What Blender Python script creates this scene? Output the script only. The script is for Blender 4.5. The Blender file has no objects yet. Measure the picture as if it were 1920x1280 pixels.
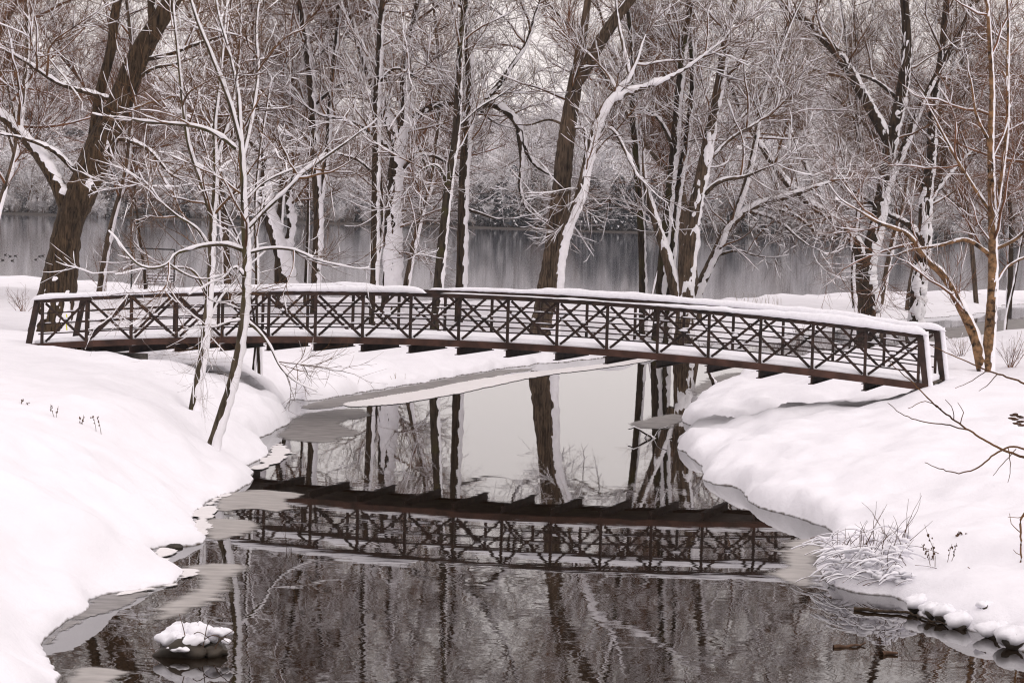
import bpy, math
import numpy as np

# ------------------------------------------------------------------ camera, sky, sun, exposure
SC = bpy.context.scene
COL = SC.collection
F, PITCH, ROLL, HC = 5058.5, 0.0524, 0.0298, 4.951      # focal length in photo pixels, radians, metres
cam_d = bpy.data.cameras.new('camera'); cam = bpy.data.objects.new('camera', cam_d); COL.objects.link(cam)
cam_d.sensor_width = 36.0; cam_d.sensor_fit = 'HORIZONTAL'
cam_d.lens = F / 1920 * 36.0
cam_d.clip_start = 0.5; cam_d.clip_end = 6000
cam.location = (0, 0, HC)
cp, sp, cr, sr = math.cos(PITCH), math.sin(PITCH), math.cos(ROLL), math.sin(ROLL)
FWD = np.array([0, cp, -sp]); UP0 = np.array([0, sp, cp]); RT0 = np.array([1.0, 0, 0])
RT = RT0 * cr + UP0 * sr          # image right axis in the world (camera rolled a little)
UP = UP0 * cr - RT0 * sr
from mathutils import Matrix, Vector
cam.matrix_world = Matrix(((RT[0], UP[0], -FWD[0], 0), (RT[1], UP[1], -FWD[1], 0), (RT[2], UP[2], -FWD[2], HC), (0, 0, 0, 1)))
SC.camera = cam

W_ = bpy.data.worlds.new('World'); SC.world = W_; W_.use_nodes = True
wn = W_.node_tree; wn.nodes.clear()
SUN_EL, SUN_AZ = math.radians(42), math.radians(128)
def wnode(t, **k):
    n = wn.nodes.new(t)
    for a, v in k.items(): setattr(n, a, v)
    return n
wo = wnode('ShaderNodeOutputWorld'); wb = wnode('ShaderNodeBackground')
sky = wnode('ShaderNodeTexSky', sky_type='NISHITA', sun_disc=False, sun_elevation=SUN_EL, sun_rotation=SUN_AZ)
hs = wnode('ShaderNodeHueSaturation'); hs.inputs['Saturation'].default_value = 0.12
tc = wnode('ShaderNodeTexCoord'); sx = wnode('ShaderNodeSeparateXYZ')
cl = wnode('ShaderNodeMapRange'); cl.inputs[1].default_value = 0; cl.inputs[2].default_value = 1; cl.inputs[3].default_value = 0; cl.inputs[4].default_value = 1
rmp = wnode('ShaderNodeValToRGB')
rmp.color_ramp.elements[0].position = 0.0; rmp.color_ramp.elements[0].color = (9.0, 8.25, 8.1, 1)       # even overcast: brighter overhead than at the horizon
rmp.color_ramp.elements[1].position = 1.0; rmp.color_ramp.elements[1].color = (9.9, 9.1, 9.05, 1)
mx = wnode('ShaderNodeMix', data_type='RGBA'); mx.inputs[0].default_value = 0.93
wn.links.new(tc.outputs['Generated'], sx.inputs[0]); wn.links.new(sx.outputs['Z'], cl.inputs[0])
wn.links.new(cl.outputs[0], rmp.inputs[0]); wn.links.new(sky.outputs[0], hs.inputs['Color'])
wn.links.new(hs.outputs[0], mx.inputs[6]); wn.links.new(rmp.outputs[0], mx.inputs[7])
wn.links.new(mx.outputs[2], wb.inputs[0]); wb.inputs[1].default_value = 0.1
wn.links.new(wb.outputs[0], wo.inputs[0])

sun_d = bpy.data.lights.new('sun', 'SUN'); sun = bpy.data.objects.new('sun', sun_d); COL.objects.link(sun)
sun_d.energy = 0.75; sun_d.angle = math.radians(28); sun_d.color = (1.0, 0.94, 0.88)
sdir = Vector((math.sin(SUN_AZ) * math.cos(SUN_EL), math.cos(SUN_AZ) * math.cos(SUN_EL), math.sin(SUN_EL)))
sun.rotation_euler = sdir.to_track_quat('Z', 'Y').to_euler()
SC.view_settings.view_transform = 'Standard'; SC.view_settings.look = 'None'
SC.view_settings.exposure = 0.22; SC.view_settings.gamma = 1.0; SC.view_settings.use_curve_mapping = False
cy = SC.cycles
cy.use_denoising = True; cy.denoiser = 'OPENIMAGEDENOISE'; cy.denoising_input_passes = 'RGB_ALBEDO_NORMAL'; cy.denoising_prefilter = 'ACCURATE'
cy.pixel_filter_type = 'BLACKMAN_HARRIS'; cy.filter_width = 1.15
cy.sample_clamp_indirect = 4.0
cy.max_bounces = 6; cy.diffuse_bounces = 3; cy.glossy_bounces = 3; cy.transmission_bounces = 2; cy.volume_bounces = 1
cy.transparent_max_bounces = 8

# ------------------------------------------------------------------ helpers
RNG = np.random.default_rng(7)
def nrm(a): return a / np.maximum(np.linalg.norm(a, axis=-1, keepdims=True), 1e-9)
def ray(px, py):
    return FWD + RT * ((px - 960) / F) + UP * ((640 - py) / F)
def G(px, py, z=0.0):                      # where the line of sight meets the level z
    d = ray(px, py); k = (z - HC) / d[2]
    return np.array([0, 0, HC]) + d * k
def PD(px, py, Y):                         # the point on the line of sight at distance Y
    d = ray(px, py); return np.array([0, 0, HC]) + d * (Y / d[1])

def _h(ix, iy, seed):
    n = (ix * 374761393 + iy * 668265263 + seed * 1442695041) & 0xffffffff
    n = ((n ^ (n >> 13)) * 1274126177) & 0xffffffff
    return ((n ^ (n >> 16)) & 0xffff) / 65535.0
def vnoise(x, y, seed=0):
    x = np.asarray(x, float); y = np.asarray(y, float)
    ix = np.floor(x).astype(np.int64); iy = np.floor(y).astype(np.int64)
    fx = x - ix; fy = y - iy; fx = fx * fx * (3 - 2 * fx); fy = fy * fy * (3 - 2 * fy)
    a = _h(ix, iy, seed); b = _h(ix + 1, iy, seed); c = _h(ix, iy + 1, seed); d = _h(ix + 1, iy + 1, seed)
    return (a * (1 - fx) + b * fx) * (1 - fy) + (c * (1 - fx) + d * fx) * fy - 0.5
def fbm(x, y, seed=0, o=3):
    r = 0; a = 1.0
    for k in range(o): r = r + a * vnoise(x * 2 ** k + 13.7 * k, y * 2 ** k - 7.1 * k, seed + k); a *= 0.5
    return r
def smooth(t): t = np.clip(t, 0, 1); return t * t * (3 - 2 * t)

def make_mesh(name, parts, mats=(), smooth_=True):
    """parts: list of (verts (n,3), faces (m,3|4) int, material index)"""
    V = []; Lp = []; st = []; mi = []; off = 0; lo = 0
    for p in parts:
        v, f = p[0], np.asarray(p[1], np.int32); m = p[2] if len(p) > 2 else 0
        if len(f) == 0: continue
        V.append(np.asarray(v, np.float32).reshape(-1, 3)); k = f.shape[1]
        Lp.append((f + off).reshape(-1)); st.append(lo + np.arange(len(f)) * k); mi.append(np.full(len(f), m, np.int32))
        off += len(V[-1]); lo += len(f) * k
    me = bpy.data.meshes.new(name)
    V = np.concatenate(V); Lp = np.concatenate(Lp).astype(np.int32); st = np.concatenate(st).astype(np.int32); mi = np.concatenate(mi)
    me.vertices.add(len(V)); me.vertices.foreach_set('co', V.reshape(-1))
    me.loops.add(len(Lp)); me.loops.foreach_set('vertex_index', Lp)
    me.polygons.add(len(st)); me.polygons.foreach_set('loop_start', st); me.polygons.foreach_set('material_index', mi)
    me.polygons.foreach_set('use_smooth', np.full(len(st), smooth_))
    for m in mats: me.materials.append(m)
    me.update(calc_edges=True); me.validate()
    return me
def obj(name, me, parent=None, loc=None):
    o = bpy.data.objects.new(name, me); COL.objects.link(o)
    if name in ('snow_cover', 'twig_cluster'): o['kind'] = 'stuff'
    if parent is not None: o.parent = parent
    if loc is not None: o.location = loc
    return o
def tag(o, label=None, cat=None, group=None, kind=None):
    if label: o['label'] = label
    if cat: o['category'] = cat
    if group: o['group'] = group
    if kind: o['kind'] = kind
    return o
def thing(name, label, cat, loc=(0, 0, 0), group=None, rz=0):
    o = bpy.data.objects.new(name, None); COL.objects.link(o); o.location = loc; o.rotation_euler = (0, 0, rz)
    o.empty_display_size = 0.3
    return tag(o, label, cat, group)
def copy_thing(root, loc, rz, sc, label=None, group=None):
    r = root.copy(); COL.objects.link(r); r.location = loc; r.rotation_euler = (0, 0, rz); r.scale = (sc, sc, sc)
    if label: r['label'] = label
    if group: r['group'] = group
    for ch in list(root.children):
        c = ch.copy(); COL.objects.link(c); c.parent = r
    return r

def bar(p0, p1, w, h, up=(0, 0, 1)):
    p0 = np.array(p0, float); p1 = np.array(p1, float); t = nrm(p1 - p0); up = np.array(up, float)
    s = nrm(np.cross(t, up)); u = np.cross(s, t)
    v = np.array([p + s * a * w / 2 + u * b * h / 2 for p in (p0, p1) for a, b in ((-1, -1), (1, -1), (1, 1), (-1, 1))])
    f = np.array([[0, 1, 2, 3], [7, 6, 5, 4], [0, 4, 5, 1], [1, 5, 6, 2], [2, 6, 7, 3], [3, 7, 4, 0]])
    return v, f
def loft(rings, closed_ends=True):
    rings = np.asarray(rings, float); K, S, _ = rings.shape
    v = rings.reshape(-1, 3); i = np.arange(S); j = (i + 1) % S
    f = np.concatenate([np.stack([k * S + i, k * S + j, (k + 1) * S + j, (k + 1) * S + i], 1) for k in range(K - 1)])
    out = [(v, f)]
    if closed_ends:
        for k, flip in ((0, True), (K - 1, False)):
            c = rings[k].mean(0); vv = np.concatenate([rings[k], c[None]])
            t = np.stack([i, j, np.full(S, S)], 1)
            out.append((vv, t[:, ::-1] if flip else t))
    return out
def tube(P, R, S):
    P = np.asarray(P, float); R = np.asarray(R, float)
    if P.ndim == 2: P = P[None]; R = R[None]
    N, K, _ = P.shape
    t = nrm(np.gradient(P, axis=1)); mt = nrm(P[:, -1] - P[:, 0])
    ref = np.where(np.abs(mt[:, 2:3]) < 0.8, np.array([[0, 0, 1.0]]), np.array([[1.0, 0.13, 0]]))[:, None, :]
    u = nrm(np.cross(t, np.broadcast_to(ref, t.shape))); v = np.cross(t, u)
    a = np.arange(S) * 2 * math.pi / S
    V = P[:, :, None, :] + R[:, :, None, None] * (np.cos(a)[:, None] * u[:, :, None, :] + np.sin(a)[:, None] * v[:, :, None, :])
    i = np.arange(S); j = (i + 1) % S
    q = np.concatenate([np.stack([k * S + i, k * S + j, (k + 1) * S + j, (k + 1) * S + i], 1) for k in range(K - 1)])
    q = (q[None] + (np.arange(N) * K * S)[:, None, None]).reshape(-1, 4)
    return V.reshape(-1, 3), q
WIND = nrm(np.array([0.72, -0.24, 0.95]))
def snow_tube(P, R, S, rng, amt=1.0, hmin=0.012, hmax=0.08, keep=1.0, ratio=0.8, lift=0.55, rough=0.35, wind=WIND):
    P = np.asarray(P, float); R = np.asarray(R, float)
    if P.ndim == 2: P = P[None]; R = R[None]
    if keep < 1.0:
        m = rng.random(len(P)) < keep; P = P[m]; R = R[m]
    if len(P) == 0: return np.zeros((0, 3)), np.zeros((0, 4), int)
    t = nrm(np.gradient(P, axis=1))
    w = wind - t * (t @ wind)[..., None]; mag = np.linalg.norm(w, axis=-1); w = nrm(w)
    h = np.clip(R * ratio, hmin, np.maximum(hmax, R * ratio * (hmax > 0.07))) * (0.3 + 0.7 * mag) * amt
    h = h * np.clip(1 + rough * rng.normal(size=h.shape), 0.1, 1.8)
    C = P + w * (R * lift + h * 0.45)[..., None]
    h[:, 0] *= 0.6; h[:, -1] *= 0.5
    return tube(C, h, S)
def resample(P, R, step):
    P = np.asarray(P, float); R = np.asarray(R, float)
    d = np.r_[0, np.cumsum(np.linalg.norm(np.diff(P, axis=0), axis=1))]
    n = max(3, int(d[-1] / step)); s = np.linspace(0, d[-1], n)
    # smooth through the points (Catmull-Rom by cubic Hermite)
    m = np.gradient(P, d, axis=0); k = np.clip(np.searchsorted(d, s, side='right') - 1, 0, len(d) - 2)
    hh = (d[k + 1] - d[k])[:, None]; u = ((s - d[k]) / (d[k + 1] - d[k]))[:, None]
    Q = (2 * u ** 3 - 3 * u ** 2 + 1) * P[k] + (u ** 3 - 2 * u ** 2 + u) * hh * m[k] + (-2 * u ** 3 + 3 * u ** 2) * P[k + 1] + (u ** 3 - u ** 2) * hh * m[k + 1]
    return Q, np.interp(s, d, R)
def lump(c, r, rng, n=10, m=6, squash=0.6, rough=0.18):
    a = np.linspace(0, 2 * math.pi, n, endpoint=False); e = np.linspace(-math.pi / 2 + 0.15, math.pi / 2 - 0.15, m)
    A, E = np.meshgrid(a, e); r = np.broadcast_to(np.array(r, float), (3,))
    ph = rng.uniform(0, 6, 4)
    k = 1 + rough * (np.sin(2 * A + ph[0]) * np.cos(E) + 0.6 * np.sin(3 * A + 2 * E + ph[1]) + 0.5 * np.sin(5 * A - 3 * E + ph[2])) * 0.7
    V = np.stack([np.cos(A) * np.cos(E) * r[0] * k, np.sin(A) * np.cos(E) * r[1] * k, np.sin(E) * r[2] * squash * k], -1) + np.array(c)
    return loft(V)

# ------------------------------------------------------------------ materials
def mat(name):
    m = bpy.data.materials.new(name); m.use_nodes = True
    nt = m.node_tree; b = nt.nodes['Principled BSDF']
    return m, nt, b
def N(nt, t, **k):
    n = nt.nodes.new(t)
    for a, v in k.items():
        if a in n.inputs: n.inputs[a].default_value = v
        else: setattr(n, a, v)
    return n
def noise_node(nt, scale, detail=3, vec=None, stretch=None, rough=0.55, coord='Object'):
    if vec is None:
        t = N(nt, 'ShaderNodeTexCoord'); vec = t.outputs[coord]
    if stretch:
        mp = N(nt, 'ShaderNodeMapping'); mp.inputs['Scale'].default_value = stretch; nt.links.new(vec, mp.inputs[0]); vec = mp.outputs[0]
    n = N(nt, 'ShaderNodeTexNoise'); n.inputs['Scale'].default_value = scale; n.inputs['Detail'].default_value = detail; n.inputs['Roughness'].default_value = rough
    nt.links.new(vec, n.inputs['Vector']); return n
def ramp(nt, src, stops):
    r = N(nt, 'ShaderNodeValToRGB'); e = r.color_ramp.elements
    while len(e) < len(stops): e.new(0.5)
    for k, (p, c) in enumerate(stops): e[k].position = p; e[k].color = (*c, 1)
    nt.links.new(src, r.inputs[0]); return r
def bump(nt, b, src, strength, dist):
    n = N(nt, 'ShaderNodeBump'); n.inputs['Strength'].default_value = strength; n.inputs['Distance'].default_value = dist
    nt.links.new(src, n.inputs['Height']); nt.links.new(n.outputs[0], b.inputs['Normal'])
def bark(name, c0, c1, scale=9, stretch=(1, 1, 0.16), moss=None, bs=0.9, bd=0.03):
    m, nt, b = mat(name); n = noise_node(nt, scale, 5, stretch=stretch, rough=0.65)
    r = ramp(nt, n.outputs['Fac'], [(0.36, c0), (0.62, c1)])
    n2 = noise_node(nt, 1.3, 3); mxn = N(nt, 'ShaderNodeMix', data_type='RGBA', blend_type='MULTIPLY'); mxn.inputs[0].default_value = 0.6
    r2 = ramp(nt, n2.outputs['Fac'], [(0.35, (0.6, 0.6, 0.6)), (0.65, (1.15, 1.1, 1.05))])
    nt.links.new(r.outputs[0], mxn.inputs[6]); nt.links.new(r2.outputs[0], mxn.inputs[7]); out = mxn.outputs[2]
    if moss:
        n3 = noise_node(nt, 0.9, 4); r3 = ramp(nt, n3.outputs['Fac'], [(0.52, (0, 0, 0)), (0.62, (1, 1, 1))])
        m2 = N(nt, 'ShaderNodeMix', data_type='RGBA'); nt.links.new(r3.outputs[0], m2.inputs[0]); nt.links.new(out, m2.inputs[6]); m2.inputs[7].default_value = (*moss, 1); out = m2.outputs[2]
    nt.links.new(out, b.inputs['Base Color']); b.inputs['Roughness'].default_value = 0.9
    b.inputs['Specular IOR Level'].default_value = 0.2
    bump(nt, b, n.outputs['Fac'], bs, bd); return m
def plain(name, c0, c1, scale=6, rough=0.8, bs=0.0, bd=0.01, spec=0.3):
    m, nt, b = mat(name); n = noise_node(nt, scale, 4)
    r = ramp(nt, n.outputs['Fac'], [(0.35, c0), (0.65, c1)]); nt.links.new(r.outputs[0], b.inputs['Base Color'])
    b.inputs['Roughness'].default_value = rough; b.inputs['Specular IOR Level'].default_value = spec
    if bs: bump(nt, b, n.outputs['Fac'], bs, bd)
    return m
M_SNOW, nt, b = mat('snow')
n = noise_node(nt, 14, 4); r = ramp(nt, n.outputs['Fac'], [(0.3, (0.79, 0.78, 0.825)), (0.7, (0.88, 0.87, 0.925))]); nt.links.new(r.outputs[0], b.inputs['Base Color'])
b.inputs['Roughness'].default_value = 0.9; b.inputs['Specular IOR Level'].default_value = 0.15; bump(nt, b, n.outputs['Fac'], 0.35, 0.02)
M_TSNOW = plain('clinging_snow', (0.84, 0.82, 0.85), (0.93, 0.91, 0.95), 5, 0.9, spec=0.1)
# ground: snow, with a thin soil-coloured band just above the water, painting the shade under the snow lip
M_GROUND, nt, b = mat('snow_ground')
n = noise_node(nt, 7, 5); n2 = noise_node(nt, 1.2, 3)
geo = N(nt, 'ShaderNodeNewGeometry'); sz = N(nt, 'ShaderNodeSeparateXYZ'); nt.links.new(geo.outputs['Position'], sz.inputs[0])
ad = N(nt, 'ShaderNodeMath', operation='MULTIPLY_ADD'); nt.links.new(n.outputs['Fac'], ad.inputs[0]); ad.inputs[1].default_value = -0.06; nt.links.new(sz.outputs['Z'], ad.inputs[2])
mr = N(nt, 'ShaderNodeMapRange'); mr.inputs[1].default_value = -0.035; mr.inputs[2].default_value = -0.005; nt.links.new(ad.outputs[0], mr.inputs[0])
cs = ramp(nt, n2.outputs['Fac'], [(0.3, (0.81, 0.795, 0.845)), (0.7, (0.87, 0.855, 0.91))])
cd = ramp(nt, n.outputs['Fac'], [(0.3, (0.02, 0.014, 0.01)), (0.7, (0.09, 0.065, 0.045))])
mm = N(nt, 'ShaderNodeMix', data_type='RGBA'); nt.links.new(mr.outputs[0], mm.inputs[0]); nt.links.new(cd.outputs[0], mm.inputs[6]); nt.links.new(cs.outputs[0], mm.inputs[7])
# bare earth left dry under the bridge deck
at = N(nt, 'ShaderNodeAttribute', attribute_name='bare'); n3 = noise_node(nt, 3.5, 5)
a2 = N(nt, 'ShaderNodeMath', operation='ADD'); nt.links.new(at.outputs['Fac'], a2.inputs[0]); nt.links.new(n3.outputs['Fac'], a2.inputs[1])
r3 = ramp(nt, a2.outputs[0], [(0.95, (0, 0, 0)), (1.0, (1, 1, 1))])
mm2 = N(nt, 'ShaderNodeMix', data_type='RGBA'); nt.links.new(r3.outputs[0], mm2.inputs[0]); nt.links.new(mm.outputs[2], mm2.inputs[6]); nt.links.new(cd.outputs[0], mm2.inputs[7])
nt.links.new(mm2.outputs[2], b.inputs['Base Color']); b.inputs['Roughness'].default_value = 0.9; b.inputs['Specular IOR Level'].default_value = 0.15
n9 = noise_node(nt, 38, 4); mxb = N(nt, 'ShaderNodeMath', operation='MULTIPLY_ADD'); nt.links.new(n9.outputs['Fac'], mxb.inputs[0]); mxb.inputs[1].default_value = 0.35; nt.links.new(n.outputs['Fac'], mxb.inputs[2])
bump(nt, b, mxb.outputs[0], 0.5, 0.035)

# far hills: snow broken by dark brush and wet earth along the water
M_HILL, nt, b = mat('brushy_hill')
n = noise_node(nt, 0.35, 5); geo = N(nt, 'ShaderNodeNewGeometry'); sz = N(nt, 'ShaderNodeSeparateXYZ'); nt.links.new(geo.outputs['Position'], sz.inputs[0])
mr = N(nt, 'ShaderNodeMapRange'); mr.inputs[1].default_value = 0.15; mr.inputs[2].default_value = 2.2; mr.inputs[3].default_value = 0.30; mr.inputs[4].default_value = -0.04; nt.links.new(sz.outputs['Z'], mr.inputs[0])
a2 = N(nt, 'ShaderNodeMath', operation='ADD'); nt.links.new(n.outputs['Fac'], a2.inputs[0]); nt.links.new(mr.outputs[0], a2.inputs[1])
r = ramp(nt, a2.outputs[0], [(0.46, (0.82, 0.795, 0.815)), (0.56, (0.05, 0.04, 0.035))]); nt.links.new(r.outputs[0], b.inputs['Base Color']); b.inputs['Roughness'].default_value = 0.95
M_BARK = bark('bark_brown', (0.02, 0.0145, 0.010), (0.14, 0.10, 0.07), scale=16, stretch=(1, 1, 0.12))
M_BARKD = bark('bark_dark', (0.011, 0.0075, 0.005), (0.062, 0.043, 0.028))
M_MOSS = bark('bark_mossy', (0.011, 0.008, 0.006), (0.06, 0.045, 0.032), moss=(0.05, 0.045, 0.014))
M_WILLOW = bark('bark_willow', (0.008, 0.005, 0.003), (0.088, 0.058, 0.034), scale=17, stretch=(1, 1, 0.09), bs=1.0, bd=0.05)
M_YOUNG = bark('bark_young', (0.03, 0.023, 0.015), (0.11, 0.088, 0.057), scale=14, moss=(0.07, 0.06, 0.02))
M_BIRCH = bark('bark_birch', (0.012, 0.008, 0.006), (0.30, 0.175, 0.09), scale=6, stretch=(1, 1, 1.1), bs=0.6)
M_TWIG = plain('twig_brown', (0.048, 0.021, 0.009), (0.18, 0.092, 0.040), 2, 0.85)
M_TWIGR = plain('twig_russet', (0.062, 0.025, 0.011), (0.225, 0.100, 0.046), 2, 0.85)
M_STEEL = plain('rusty_steel', (0.012, 0.007, 0.006), (0.046, 0.025, 0.019), 5, 0.75, 0.2, 0.004)
M_GIRD = plain('rusty_girder', (0.028, 0.014, 0.010), (0.085, 0.040, 0.029), 3, 0.75, 0.2, 0.004)
M_CONC = plain('concrete', (0.10, 0.095, 0.08), (0.24, 0.22, 0.19), 4, 0.9, 0.4, 0.01)
M_WOOD = plain('deck_wood', (0.04, 0.03, 0.022), (0.10, 0.075, 0.055), 3, 0.85)
M_STONE = plain('wet_stone', (0.012, 0.009, 0.0065), (0.055, 0.043, 0.032), 5, 0.6, 0.5, 0.02)
M_REED = plain('dry_grass', (0.16, 0.11, 0.06), (0.30, 0.21, 0.12), 4, 0.9)
M_NEED = plain('evergreen', (0.008, 0.012, 0.018), (0.03, 0.042, 0.056), 0.8, 0.85)
M_YEL = plain('yellow_tape', (0.62, 0.60, 0.02), (0.75, 0.72, 0.05), 3, 0.6)
M_DUCK = plain('duck_feathers', (0.02, 0.018, 0.015), (0.07, 0.06, 0.05), 5, 0.7)
M_METAL = plain('dark_metal', (0.025, 0.025, 0.025), (0.06, 0.058, 0.055), 5, 0.6)

M_WATER, nt, b = mat('water')
b.inputs['Base Color'].default_value = (0.010, 0.0058, 0.003, 1); b.inputs['IOR'].default_value = 1.38
geo = N(nt, 'ShaderNodeNewGeometry'); pos = geo.outputs['Position']; sz = N(nt, 'ShaderNodeSeparateXYZ'); nt.links.new(pos, sz.inputs[0])
def vm(op, a, bb):
    v = N(nt, 'ShaderNodeVectorMath', operation=op)
    for k, s in enumerate((a, bb)):
        if s is None: continue
        if isinstance(s, tuple): v.inputs[k].default_value = s
        else: nt.links.new(s, v.inputs[k])
    return v.outputs[0]
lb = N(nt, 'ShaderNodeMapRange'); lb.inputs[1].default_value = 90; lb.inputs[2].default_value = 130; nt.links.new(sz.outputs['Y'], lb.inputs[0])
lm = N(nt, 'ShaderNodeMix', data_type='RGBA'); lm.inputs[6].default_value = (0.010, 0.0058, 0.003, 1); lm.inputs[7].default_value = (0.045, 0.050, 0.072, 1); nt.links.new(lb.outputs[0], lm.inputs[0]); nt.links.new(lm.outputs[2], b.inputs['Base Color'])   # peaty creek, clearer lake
na = noise_node(nt, 1.0, 3, vec=pos, stretch=(1.6, 6.5, 1), rough=0.6)
nb = noise_node(nt, 1.0, 2, vec=pos, stretch=(0.35, 0.9, 1))
lr = N(nt, 'ShaderNodeMapRange'); lr.inputs[1].default_value = 62; lr.inputs[2].default_value = 29; lr.inputs[3].default_value = 0.10; lr.inputs[4].default_value = 1.0
nt.links.new(sz.outputs['Y'], lr.inputs[0])
sa = vm('MULTIPLY', vm('SUBTRACT', na.outputs['Color'], (0.5, 0.5, 0.5)), (0.030, 0.010, 0.0))
sc_ = N(nt, 'ShaderNodeVectorMath', operation='SCALE'); nt.links.new(sa, sc_.inputs[0]); nt.links.new(lr.outputs[0], sc_.inputs['Scale'])
sb = vm('MULTIPLY', vm('SUBTRACT', nb.outputs['Color'], (0.5, 0.5, 0.5)), (0.0012, 0.0012, 0.0))
nn = vm('NORMALIZE', vm('ADD', vm('ADD', sc_.outputs[0], sb), (0, 0, 1)), None)
nt.links.new(nn, b.inputs['Normal'])
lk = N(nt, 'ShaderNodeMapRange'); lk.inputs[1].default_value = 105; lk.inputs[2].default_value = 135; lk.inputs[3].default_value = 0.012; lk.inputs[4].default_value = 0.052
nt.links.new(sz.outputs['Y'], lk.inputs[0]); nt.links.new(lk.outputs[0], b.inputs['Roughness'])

def ice_mat(name, c0, c1, amax):
    m, nt, b = mat(name); n = noise_node(nt, 2.2, 4, stretch=(1, 2.2, 1)); n2 = noise_node(nt, 9, 3)
    r = ramp(nt, n.outputs['Fac'], [(0.3, c0), (0.7, c1)]); nt.links.new(r.outputs[0], b.inputs['Base Color'])
    b.inputs['Roughness'].default_value = 0.45; b.inputs['Specular IOR Level'].default_value = 0.35
    at = N(nt, 'ShaderNodeAttribute', attribute_name='thick')
    a = N(nt, 'ShaderNodeMath', operation='MULTIPLY_ADD'); nt.links.new(n.outputs['Fac'], a.inputs[0]); a.inputs[1].default_value = 0.9; nt.links.new(at.outputs['Fac'], a.inputs[2])
    mr = N(nt, 'ShaderNodeMapRange', interpolation_type='SMOOTHSTEP'); mr.inputs[1].default_value = 0.45; mr.inputs[2].default_value = 1.05; mr.inputs[3].default_value = 0.0; mr.inputs[4].default_value = amax
    nt.links.new(a.outputs[0], mr.inputs[0]); nt.links.new(mr.outputs[0], b.inputs['Alpha'])
    bump(nt, b, n2.outputs['Fac'], 0.1, 0.01)
    return m
M_ICE = ice_mat('slush_ice', (0.27, 0.25, 0.24), (0.44, 0.41, 0.395), 0.95)
M_ICED = ice_mat('thin_ice', (0.13, 0.118, 0.115), (0.34, 0.315, 0.31), 0.85)
M_ICEW = ice_mat('snowy_ice', (0.72, 0.69, 0.70), (0.82, 0.79, 0.80), 1.0)

# ------------------------------------------------------------------ shorelines (waterline of the photograph brought down to the water level)
def gl(pts): return [tuple(G(x, y)[:2]) for x, y in pts]
LEFT = [(-90, 8), (-5.0, 18)] + gl([(135, 1282), (78, 1212), (90, 1186), (168, 1138), (180, 1118), (325, 1094), (338, 1070), (272, 1052), (278, 1026),
        (388, 1022), (374, 992), (362, 966), (400, 932), (466, 913), (477, 888), (462, 873), (504, 857), (496, 839), (454, 836), (500, 818), (548, 789), (507, 773),
        (535, 764), (549, 747), (580, 752), (640, 742), (720, 729), (800, 716), (930, 692), (1040, 680), (1120, 673), (1215, 667), (1300, 650), (1480, 628), (1600, 608), (1650, 600), (1740, 597), (1850, 588), (1905, 566)]) + \
       [(70, 165), (70, 185)] + gl([(1900, 551), (1700, 553), (1540, 557), (1380, 566), (1200, 578), (900, 576), (500, 562), (330, 548), (100, 532), (0, 529)]) + [(-90, 130)]
RIGHT = [(8.0, 18), (6.6, 25)] + gl([(1960, 1250), (1900, 1212), (1870, 1190), (1800, 1178), (1715, 1152), (1692, 1120), (1600, 1110), (1538, 1092), (1532, 1060), (1562, 1015), (1556, 990),
        (1480, 966), (1402, 946), (1390, 912), (1316, 906), (1312, 868), (1266, 834), (1282, 815), (1340, 806), (1290, 797), (1272, 790), (1290, 768), (1345, 738), (1400, 714), (1480, 704), (1600, 688), (1700, 670), (1800, 658), (1925, 652)]) + \
        [(80, 105), (90, 8)]
def sdf(x, y, poly):
    P = np.array(poly); Q = np.roll(P, -1, 0); d2 = np.full(x.shape, 1e18); ins = np.zeros(x.shape, bool)
    for (ax, ay), (bx, by) in zip(P, Q):
        ex, ey = bx - ax, by - ay; t = np.clip(((x - ax) * ex + (y - ay) * ey) / (ex * ex + ey * ey + 1e-12), 0, 1)
        d2 = np.minimum(d2, (x - ax - t * ex) ** 2 + (y - ay - t * ey) ** 2)
        c = ((ay > y) != (by > y))
        if ey != 0: ins ^= c & (x < (y - ay) * ex / ey + ax)
    return np.where(ins, 1, -1) * np.sqrt(d2)
def chaikin(poly, n=2):
    P = np.array(poly)
    for _ in range(n):
        Q = np.roll(P, -1, 0); P = np.stack([P * 0.8 + Q * 0.2, P * 0.2 + Q * 0.8], 1).reshape(-1, 2)
    return [tuple(p) for p in P]
LEFT = chaikin(LEFT, 1); RIGHT = chaikin(RIGHT, 1)

# bridge frame: s along (panel units of 1.1 m), a across (0 near truss .. 1 far truss)
BX, BY, BT, BW, BZ, BC, B0, RH, PAN = -1.1522, 57.859, 0.3012, 2.31, 1.9055, 0.4648, 0.33, 0.992, 1.1
def bp(i, a=0.0, dz=0.0):
    s = i * PAN
    return np.array([BX + s * math.cos(BT) + a * BW * math.sin(BT), BY - s * math.sin(BT) + a * BW * math.cos(BT), BZ - BC * ((i - B0) / 9) ** 2 + dz])
def seg_dist(x, y, pl):
    best = np.full(x.shape, 1e9); par = np.zeros(x.shape); n = len(pl) - 1
    for k in range(n):
        (ax, ay), (bx, by) = pl[k], pl[k + 1]; ex, ey = bx - ax, by - ay
        t = np.clip(((x - ax) * ex + (y - ay) * ey) / (ex * ex + ey * ey), 0, 1); d = np.hypot(x - ax - t * ex, y - ay - t * ey)
        m = d < best; best = np.where(m, d, best); par = np.where(m, (k + t) / n, par)
    return best, par
GUL_L = [tuple(G(507, 773)[:2]), (-6.6, 61.2), (-8.6, 61.4), tuple(bp(-8.3, 0.6)[:2])]
GUL_R = [tuple(G(1340, 806)[:2]), tuple(G(1440, 800, 0.35)[:2]), tuple(G(1600, 768, 0.75)[:2])]
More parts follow.
